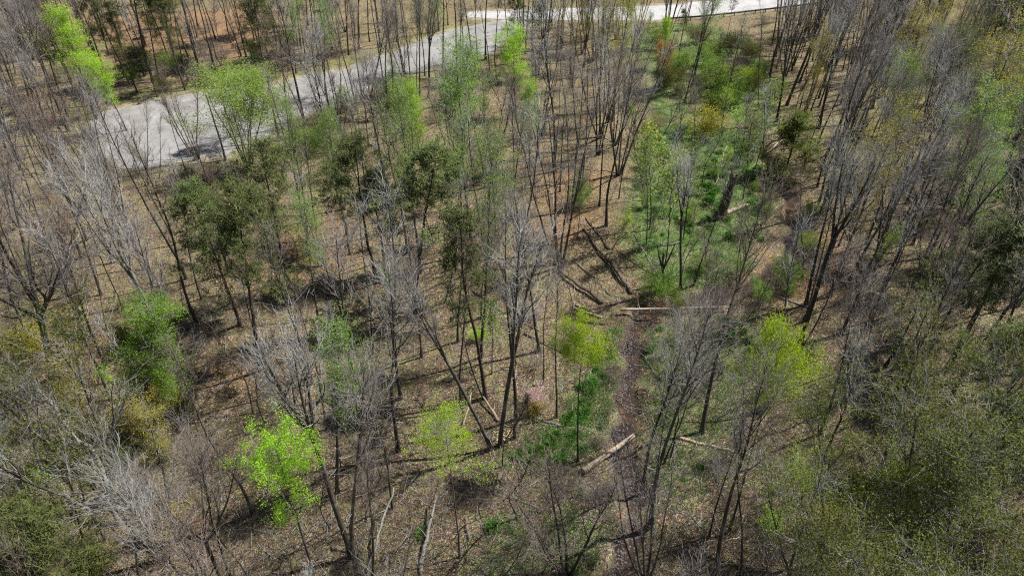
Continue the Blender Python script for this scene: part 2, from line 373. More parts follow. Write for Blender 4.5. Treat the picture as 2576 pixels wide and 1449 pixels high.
for P, w in ((CLEAR, 1.0), (BANKL, .9), (BANKR, .5), (LOWG, .4), (UPG, .5)): g_at = np.maximum(g_at, w * smooth(sdf(C[:, 0], C[:, 1], P), -1.5, 1.5))
clump = .62 + .38 * np.sin(C[:, 0] * 1.3 + 2 * np.sin(C[:, 1] * .7)) * np.sin(C[:, 1] * 1.1 + np.sin(C[:, 0] * .9))
k = (rng.random(len(C)) < g_at * (clump * 1.1)) & (seg_dist(C[:, 0], C[:, 1], CREEK) > 1.0)
blades(C[k], 12, .38, .045, .2, 'grass', M['grass'], 'fresh green grass growing in the clearing and along the creek')
C = view_points(42000); k = (PADALL(C[:, 0], C[:, 1]) < .2 * rng.normal(size=len(C))) & (seg_dist(C[:, 0], C[:, 1], CREEK) > 1.0)
blades(C[k], 5, .22, .035, .2, 'dry_grass', M['dry'], 'dry tan grass and weeds between the trees', .8)
def twig_cover(n, L, r, name, m, label, stand):
    C = view_points(n); C = C[(PADALL(C[:, 0], C[:, 1]) < -.3) & (seg_dist(C[:, 0], C[:, 1], CREEK) > 1.1)]; N = len(C); z = height(C[:, 0], C[:, 1])
    a = rng.uniform(0, 6.28, N); el = rng.uniform(*stand, N); ll = L * rng.uniform(.4, 1.5, N)
    d = np.stack([np.cos(a) * np.cos(el), np.sin(a) * np.cos(el), np.sin(el)], -1)
    p0 = np.stack([C[:, 0], C[:, 1], z + .02], -1); p1 = p0 + d * (ll * .5)[:, None]; d2 = norm(d + rng.normal(size=d.shape) * .35); p2 = p1 + d2 * (ll * .5)[:, None]
    p2[:, 2] = np.maximum(p2[:, 2], z + .03)
    V, F = tubes(np.stack([p0, p1, p2], 1), np.stack([np.full(N, r), np.full(N, r * .8), np.full(N, r * .3)], 1), 3)
    return tag(link(name, mesh_from(name, V, F, [m])), label, None, None, 'stuff')
twig_cover(75000, 1.2, .012, 'brushwood', M['twig_brown'], 'thin brown brush stems covering the forest floor', (.7, 1.5))
twig_cover(12000, 1.3, .022, 'fallen_twigs', M['twig_grey'], 'pale fallen twigs lying over the forest floor', (0, .25))
C = view_points(90000); C = C[(PADALL(C[:, 0], C[:, 1]) < .1) & (seg_dist(C[:, 0], C[:, 1], CREEK) > 1.5)]
V, F = leaves(np.stack([C[:, 0], C[:, 1], height(C[:, 0], C[:, 1]) + .05], -1), .105, rng, 1.2, .7)
tag(link('leaf_litter', mesh_from('leaf_litter', V, F, [M['litter']], None, {'tint': np.repeat(rng.random(len(C)), 4)})), 'brown fallen leaves littering the ground', None, None, 'stuff')
# pebbles in the creek bed, mostly on the left side below the bend
n = 2200; i = rng.integers(150, len(cline), n); off = rng.uniform(.0, .95, n) * np.where(rng.random(n) < .8, -1, 1)
d_ = np.gradient(cline, axis=0)[i]; side = cnr[i] * np.where(cnr[i][:, :1] < 0, 1, -1)
c2 = cline[i] - side * off[:, None] + rng.normal(size=(n, 2)) * .3
s = rng.uniform(.03, .10, n); zz = np.maximum(height(c2[:, 0], c2[:, 1]), -.62)
oct_ = np.array([(1, 0, 0), (0, 1, 0), (-1, 0, 0), (0, -1, 0), (.45, .45, .5), (-.45, .45, .5), (-.45, -.45, .5), (.45, -.45, .5)], float)
V = (np.stack([c2[:, 0], c2[:, 1], zz], -1)[:, None] + oct_ * s[:, None, None] * rng.uniform(.7, 1.3, (n, 8, 1))).reshape(-1, 3)
fq = np.array([(0, 1, 5, 4), (1, 2, 6, 5), (2, 3, 7, 6), (3, 0, 4, 7), (4, 5, 6, 7)]); F = (fq[None] + (np.arange(n) * 8)[:, None, None]).reshape(-1, 4)
tag(link('creek_gravel', mesh_from('creek_gravel', V, F, [M['pebble']], None, None)), 'grey pebbles and gravel along the creek bed', None, None, 'stuff')

# ------------------------------------------------------------ tree prototypes
def child(P, R, n, t0, t1, ang, L, m, wander, trop, rf, rng, az0=None, rmin=.006, tip=.35):
    N, m0, _ = P.shape
    t = t0 + (t1 - t0) * (np.arange(n)[None] + rng.random((N, n))) / n
    f = np.clip(t * (m0 - 1), 0, m0 - 1.001); i = f.astype(int); w = (f - i)[..., None]; r_ = np.arange(N)[:, None]
    pos = P[r_, i] * (1 - w) + P[r_, i + 1] * w; T = norm(P[r_, i + 1] - P[r_, i]); rad = (R[r_, i] * (1 - w[..., 0]) + R[r_, i + 1] * w[..., 0])
    A, B = perp(T); az = rng.uniform(0, 6.28, (N, 1)) + np.arange(n)[None] * 2.4 + rng.normal(size=(N, n)) * .4
    a = (ang(t) if callable(ang) else ang) * (1 + rng.normal(size=(N, n)) * .18)
    D = T * np.cos(a)[..., None] + (A * np.cos(az)[..., None] + B * np.sin(az)[..., None]) * np.sin(a)[..., None]
    Ls = (L(t) if callable(L) else np.full(t.shape, L)) * rng.uniform(.6, 1.25, (N, n))
    pos = pos.reshape(-1, 3); D = norm(D.reshape(-1, 3)); Ls = Ls.ravel(); K = len(pos)
    Q = np.empty((K, m, 3)); Q[:, 0] = pos
    for j in range(1, m):
        D = norm(D + rng.normal(size=D.shape) * wander + np.array([0, 0, trop])); Q[:, j] = Q[:, j - 1] + D * (Ls / (m - 1))[:, None]
    r0 = np.maximum(np.minimum(rad.ravel() * rf, Ls * .03), rmin)
    RR = r0[:, None] * (1 - (1 - tip) * np.linspace(0, 1, m)[None]); return Q, RR
def stem(p, d, L, m, wander, trop, r0, r1, rng, butt=True):
    Q = np.empty((1, m, 3)); Q[0, 0] = p; d = norm(np.array(d, float))
    for j in range(1, m):
        d = norm(d + rng.normal(size=3) * wander * np.array([1, 1, .3]) + np.array([0, 0, trop])); Q[0, j] = Q[0, j - 1] + d * L / (m - 1)
    t = np.linspace(0, 1, m); R = r0 + (r1 - r0) * t ** .8
    if butt: R[0] *= 1.5
    return Q, R[None]
PROTO = {}
def make_tree(name, seed, H=18., clear=.5, limbs=15, spread=3.4, ang=.54, r0=.17, fork=0, fork_t=.4, stems=1, twig='twig_grey', bk='bark',
              leaf=None, lsize=.16, nleaf=5, lspread=.22, dens=1.0, wander=.035, trop=.10, vase=False, low=0, lv3=3, lv4=2, fa=.3):
    g = np.random.default_rng(seed); tr = Acc(); cr = Acc(); leaders = []
    for k in range(stems):
        az = k * 6.28 / max(stems, 1) + g.uniform(-.5, .5); tilt = 0 if stems == 1 else g.uniform(.10, .26)
        base = np.array([math.cos(az), math.sin(az), 0]) * (0 if stems == 1 else r0 * 1.1) + np.array([0, 0, -.25])
        d = (math.cos(az) * tilt, math.sin(az) * tilt, 1)
        hh = H * (1 if k == 0 else g.uniform(.72, .98)); rr = r0 * (1 if k == 0 else g.uniform(.65, .95))
        if fork:
            P, R = stem(base, d, hh * fork_t, 7, wander, .02, rr, rr * .8, g); tr.add(*tubes(P, R, 8))
            for q in range(fork):
                a2 = q * 6.28 / fork + g.uniform(-.4, .4) + seed; fd = P[0, -1] - P[0, -2]; fd = fd / np.linalg.norm(fd) + np.array([math.cos(a2), math.sin(a2), 0]) * fa * g.uniform(.7, 1.3)
                P2, R2 = stem(P[0, -1] - .1 * fd, fd, hh * (1 - fork_t) * g.uniform(.85, 1.05), 9, wander * 1.3, .05, rr * .72, .025, g, False)
                leaders.append((P2, R2, .08))
        else:
            P, R = stem(base, d, hh, 14, wander, .03, rr, .02, g); leaders.append((P, R, clear))
    for P, R, c in leaders:
        tr.add(*tubes(P, R, 8 if R[0, 0] > .08 else 5))
        nl = max(4, int(limbs / max(1, len(leaders) ** .6)))
        prof = (lambda t, c=c: spread * (1.05 - .75 * ((t - c) / (1 - c)) ** 1.3)) if not vase else (lambda t, c=c: spread * (1.3 - .9 * (t - c) / (1 - c)))
        P1, R1 = child(P, R, nl, c, .97, ang, prof, 7, .10, trop, .62, g, rmin=.02)
        tr.add(*tubes(P1, R1, 4))
        if low:
            Pd, Rd = child(P, R, low, .15, c, 1.25, spread * .45, 4, .18, -.02, .3, g, rmin=.012); cr.add(*tubes(Pd, Rd, 3))
        allP, allR = [P1], [R1]
        n2 = max(3, int(6 * dens))
        P2, R2 = child(P1, R1, n2, .15, .98, .5, spread * .5, 5, .13, trop, .6, g, rmin=.015)
        P2b, R2b = child(P, R, 7, .7, .98, .42, spread * .36, 5, .12, trop, .5, g, rmin=.015)
        P2 = np.concatenate([P2, P2b]); R2 = np.concatenate([R2, R2b])
        cr.add(*tubes(P2, R2, 3))
        P3, R3 = child(P2, R2, lv3, .2, 1, .5, spread * .30, 4, .16, trop, .7, g, rmin=.010)
        cr.add(*tubes(P3, R3, 3)); ends = P3
        if lv4:
            P4, R4 = child(P3, R3, lv4, .15, 1, .5, spread * .16, 2, .1, .1, .8, g, rmin=.0075)
            cr.add(*tubes(P4, R4, 3)); ends = P4
        if leaf:
            src = np.concatenate([ends[:, -1], P3[:, -1], P3[:, 2]]); mask = (.5 + .5 * np.sin(src[:, 0] * 1.5 + seed) * np.sin(src[:, 1] * 1.5) * np.sin(src[:, 2] * 1.1)) + .45 * g.random(len(src)) > .66
            src = src[mask]
            C_ = np.repeat(src, nleaf, 0); C_ = C_ + g.normal(size=C_.shape) * lspread
            clump_t = np.repeat(g.random(len(src)), nleaf)
            V_, F_ = leaves(C_, lsize, g); t = np.clip(clump_t * .5 + g.random(len(C_)) * .5, 0, 1)
            cr.add(V_, F_, 1, np.repeat(t, 4))
    tm = tr.mesh(name + '_trunk', [M[bk]], True); cm = cr.mesh(name + '_crown', [M[twig]] + ([M[leaf]] if leaf else []))
    PROTO.setdefault(name, []).append((tm, cm, H)); return tm, cm
def make_pine(name, seed, H=17., clear=.45, spread=3.2, leaf='pine', tufts=1.0, r0=.17):
    g = np.random.default_rng(seed); tr = Acc(); cr = Acc()
    P, R = stem((0, 0, -.25), (0, 0, 1), H, 16, .035, .05, r0, .03, g); tr.add(*tubes(P, R, 8))
    P1, R1 = child(P, R, 38, clear, .99, lambda t: 1.35 - .55 * (t - clear) / (1 - clear), lambda t: spread * (1.1 - .85 * ((t - clear) / (1 - clear)) ** 1.2), 6, .10, .05, .4, g, rmin=.018)
    cr.add(*tubes(P1, R1, 4))
    Pd, Rd = child(P, R, 14, .18, clear, 1.45, spread * .5, 4, .12, -.02, .3, g, rmin=.012); cr.add(*tubes(Pd, Rd, 3))
    P2, R2 = child(P1, R1, 8, .3, 1, .8, spread * .34, 4, .14, .08, .6, g, rmin=.01); cr.add(*tubes(P2, R2, 3))
    src = np.concatenate([P2[:, -1], P2[:, 2], P1[:, -1], P2[:, 1]]); src = src[g.random(len(src)) < tufts * (.22 + .85 * (np.sin(src[:, 0] * 1.7 + seed) * np.sin(src[:, 1] * 1.7) * np.sin(src[:, 2] * 1.5) > -.12))]
    k = 13; C_ = np.repeat(src, k, 0); N = len(C_)
    d = norm(g.normal(size=(N, 3)) + np.array([0, 0, .45])); L = g.uniform(.16, .36, (N, 1)); A, _ = perp(d); w = .022
    c = C_ + g.normal(size=(N, 3)) * .11
    V_ = np.stack([c - A * w, c + A * w, c + d * L + A * w * .5, c + d * L - A * w * .5], 1).reshape(-1, 3)
    t = np.clip(np.repeat(g.random(len(src)), k) * .6 + g.random(N) * .4, 0, 1)
    cr.add(V_, np.arange(4 * N).reshape(-1, 4), 1, np.repeat(t, 4))
    PROTO.setdefault(name, []).append((tr.mesh(name + '_trunk', [M['bark_pine']], True), cr.mesh(name + '_crown', [M['twig_dark'], M[leaf]]), H))
def make_shrub(name, seed, H=2.4, twig='twig_brown', leaf=None, n=9, lsize=.09, nleaf=7, lsp=.12):
    g = np.random.default_rng(seed); tr = Acc(); cr = Acc(); ST = []
    for k in range(n):
        a = g.uniform(0, 6.28); tl = g.uniform(.15, .75)
        P, R = stem((math.cos(a) * .1, math.sin(a) * .1, -.1), (math.cos(a) * tl, math.sin(a) * tl, 1), H * g.uniform(.6, 1.05), 6, .10, .02, .022, .008, g, False); tr.add(*tubes(P, R, 4)); ST.append((P, R))
    P = np.concatenate([s_[0] for s_ in ST]); R = np.concatenate([s_[1] for s_ in ST])
    P1, R1 = child(P, R, 7, .2, 1, .7, H * .35, 4, .14, .08, .6, g, rmin=.008); cr.add(*tubes(P1, R1, 3))
    P2, R2 = child(P1, R1, 5, .2, 1, .7, H * .16, 3, .14, .06, .7, g, rmin=.006); cr.add(*tubes(P2, R2, 3))
    if leaf:
        src = np.concatenate([P2[:, -1], P2[:, 1]]); C_ = np.repeat(src, nleaf, 0); C_ = C_ + g.normal(size=C_.shape) * lsp
        V_, F_ = leaves(C_, lsize, g); cr.add(V_, F_, 1, np.repeat(g.random(len(C_)), 4))
    PROTO.setdefault(name, []).append((tr.mesh(name + '_stems', [M[twig]]), cr.mesh(name + '_crown', [M[twig]] + ([M[leaf]] if leaf else [])), H))

for s_ in range(5): make_tree('bare', 10 + s_, clear=.52 + .03 * s_, spread=3.3, twig=['twig_grey', 'twig_mauve', 'twig_grey', 'twig_brown', 'twig_mauve'][s_], low=5)
for s_ in range(3): make_tree('slim', 30 + s_, clear=.6, limbs=11, spread=2.5, r0=.125, ang=.5, twig=['twig_grey', 'twig_brown', 'twig_mauve'][s_], low=8, dens=.8)
for s_ in range(3): make_tree('fork', 40 + s_, fork=2 + (s_ == 2), fork_t=.46 + .06 * s_, fa=.2, spread=2.9, twig=['twig_grey', 'twig_mauve', 'twig_grey'][s_])
for s_ in range(2): make_tree('palefork', 50 + s_, fork=2 + s_, fork_t=.45, spread=3.6, bk='bark_pale', r0=.15, fa=.16, clear=.5)
for s_ in range(3): make_tree('fan', 60 + s_, stems=4 + s_, clear=.35, limbs=16, spread=2.8, ang=.42, trop=.14, r0=.13, twig=['twig_grey', 'twig_brown', 'twig_mauve'][s_])
for s_ in range(2): make_tree('wide', 70 + s_, H=17, fork=4, fork_t=.36, fa=.75, spread=4.0, r0=.2, twig='twig_mauve', bk='bark', dens=1.2)
make_tree('crooked', 75, H=15, fork=2, fork_t=.5, fa=.8, wander=.17, spread=2.6, r0=.22, bk='bark_pale', dens=.8)
for s_ in range(3): make_tree('buds', 80 + s_, clear=.42, leaf='soft', lsize=.11, nleaf=12, lspread=.18, twig='twig_grey', low=4)
for s_ in range(2): make_tree('oliveleaf', 84 + s_, clear=.35, leaf='olive', lsize=.12, nleaf=12, lspread=.2, spread=4.2, limbs=17, fork=3 * s_, fork_t=.35, fa=.5)
for s_ in range(2): make_tree('lime', 90 + s_, clear=.52, leaf='lime', lsize=.14, nleaf=15, lspread=.3, spread=3.6, limbs=20)
for s_ in range(2): make_tree('limefull', 88 + s_, clear=.3, leaf='lime', lsize=.14, nleaf=19, lspread=.28, spread=4.0, limbs=20)
make_tree('springleaf', 86, clear=.3, leaf='spring', lsize=.12, nleaf=14, lspread=.2, spread=4.4, limbs=18, fork=3, fork_t=.35, fa=.5)
make_tree('limeclump', 94, clear=.5, leaf='lime', lsize=.14, nleaf=36, lspread=.26, spread=4.2, limbs=11, ang=.95, dens=.7, lv4=2)
make_tree('limethin', 96, clear=.68, leaf='lime', lsize=.11, nleaf=18, lspread=.2, spread=3.6, ang=.95, trop=.03, limbs=13, r0=.12)
make_tree('willow', 98, H=15, stems=7, clear=.35, leaf='willow', lsize=.14, nleaf=24, lspread=.34, spread=4.2, ang=.6, r0=.12, trop=.04)
for s_ in range(2): make_tree('limetop', 92 + s_, clear=.74, leaf='lime', lsize=.14, nleaf=24, lspread=.26, spread=2.9, limbs=14, r0=.16, ang=1.1, trop=.0)
for s_ in range(2): make_tree('green', 100 + s_, clear=.33, leaf='green', lsize=.12, nleaf=20, lspread=.22, spread=3.6, limbs=16)
for s_ in range(2): make_tree('gold', 110 + s_, clear=.3, leaf='gold', lsize=.12, nleaf=8, lspread=.2, spread=3.5, limbs=15)
for s_ in range(2): make_tree('redbud', 114 + s_, clear=.42, leaf='red', lsize=.10, nleaf=6, lspread=.15, spread=3.4, twig='twig_mauve')
make_tree('orangefan', 117, H=13, stems=5, clear=.3, leaf='orange', lsize=.12, nleaf=7, lspread=.15, spread=2.4, ang=.4, twig='twig_brown', r0=.1)
for s_ in range(3): make_tree('sapling', 120 + s_, H=8, clear=.35, limbs=9, spread=1.5, r0=.05, twig=['twig_grey', 'twig_brown', 'twig_dark'][s_], dens=.7, lv4=2, wander=.07)
for s_ in range(2): make_tree('leafsapling', 124 + s_, H=7, clear=.35, limbs=10, spread=1.6, r0=.05, leaf=['soft', 'lime'][s_], nleaf=4, lsize=.11, lspread=.15, dens=.7, lv4=2)
for s_ in range(3): make_pine('pine', 130 + s_, clear=.50 + .05 * s_, spread=3.6, tufts=1.1)
make_pine('thinpine', 134, clear=.55, tufts=.5, spread=2.4)
make_pine('cedar', 136, H=7, clear=.1, spread=2.2, leaf='olive', r0=.08, tufts=.7)
for s_ in range(3): make_shrub('twigshrub', 140 + s_, twig=['twig_brown', 'twig_dark', 'twig_mauve'][s_], n=11)
make_shrub('greenshrub', 144, leaf='green'); make_shrub('greenshrub', 145, leaf='soft', n=7)
make_shrub('oliveshrub', 146, leaf='olive'); make_shrub('goldshrub', 147, leaf='gold'); make_shrub('redshrub', 148, leaf='red', nleaf=4); make_shrub('limeshrub', 149, leaf='lime')
make_shrub('pinkshrub', 150, leaf='pink', nleaf=5, twig='twig_grey', lsize=.1)

# ------------------------------------------------------------ planting
KIND = {  # proto: (object name, category, look, group)
 'bare': ('bare_tree', 'tree', 'bare grey-twigged tree', 'bare trees with grey twigs'), 'slim': ('slender_tree', 'tree', 'slender bare tree', 'slender bare trees'),
 'fork': ('forked_tree', 'tree', 'bare forked tree', 'bare forked trees'), 'palefork': ('forked_tree', 'tree', 'pale-barked forked bare tree', 'pale forked trees'),
 'fan': ('many_stemmed_tree', 'tree', 'many-stemmed bare tree', 'bare trees with fanned stems'), 'wide': ('bare_tree', 'tree', 'wide-crowned bare tree', 'wide bare trees'),
 'crooked': ('bare_tree', 'tree', 'crooked lichen-pale tree', 'crooked pale trees'), 'buds': ('budding_tree', 'tree', 'pale green budding tree', 'trees with pale green buds'),
 'oliveleaf': ('leafy_tree', 'tree', 'olive green leafing tree', 'olive green trees'), 'lime': ('leafy_tree', 'tree', 'bright lime green tree', 'bright lime green trees'),
 'limeclump': ('leafy_tree', 'tree', 'clumpy lime green tree', 'bright lime green trees'), 'springleaf': ('leafy_tree', 'tree', 'soft yellow-green leafing tree', 'olive green trees'), 'limefull': ('leafy_tree', 'tree', 'full-crowned lime green tree', 'bright lime green trees'), 'limetop': ('leafy_tree', 'tree', 'lime green tree with high crown', 'bright lime green trees'), 'limethin': ('leafy_tree', 'tree', 'thin yellow-green tree', 'bright lime green trees'),
 'willow': ('leafy_tree', 'tree', 'broad light green tree', 'bright lime green trees'), 'green': ('leafy_tree', 'tree', 'mid green leafy tree', 'green leafy trees'),
 'gold': ('leafy_tree', 'tree', 'golden olive leafing tree', 'golden trees'), 'redbud': ('budding_tree', 'tree', 'red-budded bare tree', 'red-budded trees'),
 'orangefan': ('budding_tree', 'tree', 'orange-budded fan-shaped tree', 'orange-budded trees'), 'sapling': ('sapling', 'sapling', 'thin bare sapling', 'bare saplings'),
 'leafsapling': ('sapling', 'sapling', 'small leafing sapling', 'leafing saplings'), 'pine': ('pine_tree', 'pine tree', 'dark green pine', 'pines'),
 'thinpine': ('pine_tree', 'pine tree', 'thin sparse pine', 'pines'), 'cedar': ('cedar_tree', 'evergreen', 'bushy green evergreen', 'bushy evergreens'),
 'twigshrub': ('bare_shrub', 'shrub', 'bare twiggy shrub', 'bare shrubs'), 'greenshrub': ('green_shrub', 'shrub', 'fresh green shrub', 'green shrubs'),
 'oliveshrub': ('green_shrub', 'shrub', 'olive green shrub', 'olive shrubs'), 'goldshrub': ('green_shrub', 'shrub', 'yellow-green shrub', 'yellow-green shrubs'),
 'redshrub': ('budding_shrub', 'shrub', 'reddish budding shrub', 'reddish shrubs'), 'limeshrub': ('green_shrub', 'shrub', 'bright lime shrub', 'lime shrubs'),
 'pinkshrub': ('flowering_shrub', 'shrub', 'pink flowering shrub', 'flowering shrubs')}
rnd = random.Random(3)
PLANTS = []          # dicts with root, kind, px of base and crown
cnt = {}
def plant(kind, x, y, z, Hh, lean=(0, 0), wid=1.0, var=None, label=None, rot=None):
    vs = PROTO[kind]; cnt[kind] = cnt.get(kind, 0) + 1
    tm, cm, HP = vs[(cnt[kind] if var is None else var) % len(vs)]
    nm, cat, look, grp = KIND[kind]
    root = bpy.data.objects.new(nm, None); COL.objects.link(root); root.empty_display_size = .5
    root.location = (x, y, z)
    s = Hh / HP; d = Vector((lean[0], lean[1], 1)); L = d.length; d.normalize()
    q = Vector((0, 0, 1)).rotation_difference(d) @ Quaternion((0, 0, 1), rnd.uniform(0, 6.28) if rot is None else rot)
    root.rotation_mode = 'QUATERNION'; root.rotation_quaternion = q
    root.scale = (s * wid, s * wid, s * L)
    shrub = 'shrub' in kind
    link('stems' if shrub else 'trunk', tm, root); link('foliage' if shrub and kind != 'twigshrub' else ('twigs' if shrub else 'crown'), cm, root)
    f = .72 if not shrub else .5
    cx, cy = proj(x + lean[0] * Hh * f, y + lean[1] * Hh * f, z + Hh * f); bx, by = proj(x, y, z)
    PLANTS.append(dict(o=root, k=kind, H=Hh, b=(float(bx), float(by)), c=(float(cx), float(cy)), lean=lean[0], label=label, p=(x, y)))
    tag(root, label, cat, grp); return root
def tree(kind, bx, by, tx, ty, wid=1.0, ly=None, var=None, label=None, rot=None):
    x, y, z = G(bx, by); ly = rnd.uniform(-.03, .03) if ly is None else ly
    r = ray(tx, ty); yt = y
    for _ in range(6):
        t = yt / r[1]; h = CAM_H + r[2] * t - z; yt = y + ly * h
    xt = r[0] * t; h = max(3., min(26., h))
    return plant(kind, x, y, z, h, ((xt - x) / h, ly), wid, var, label, rot)

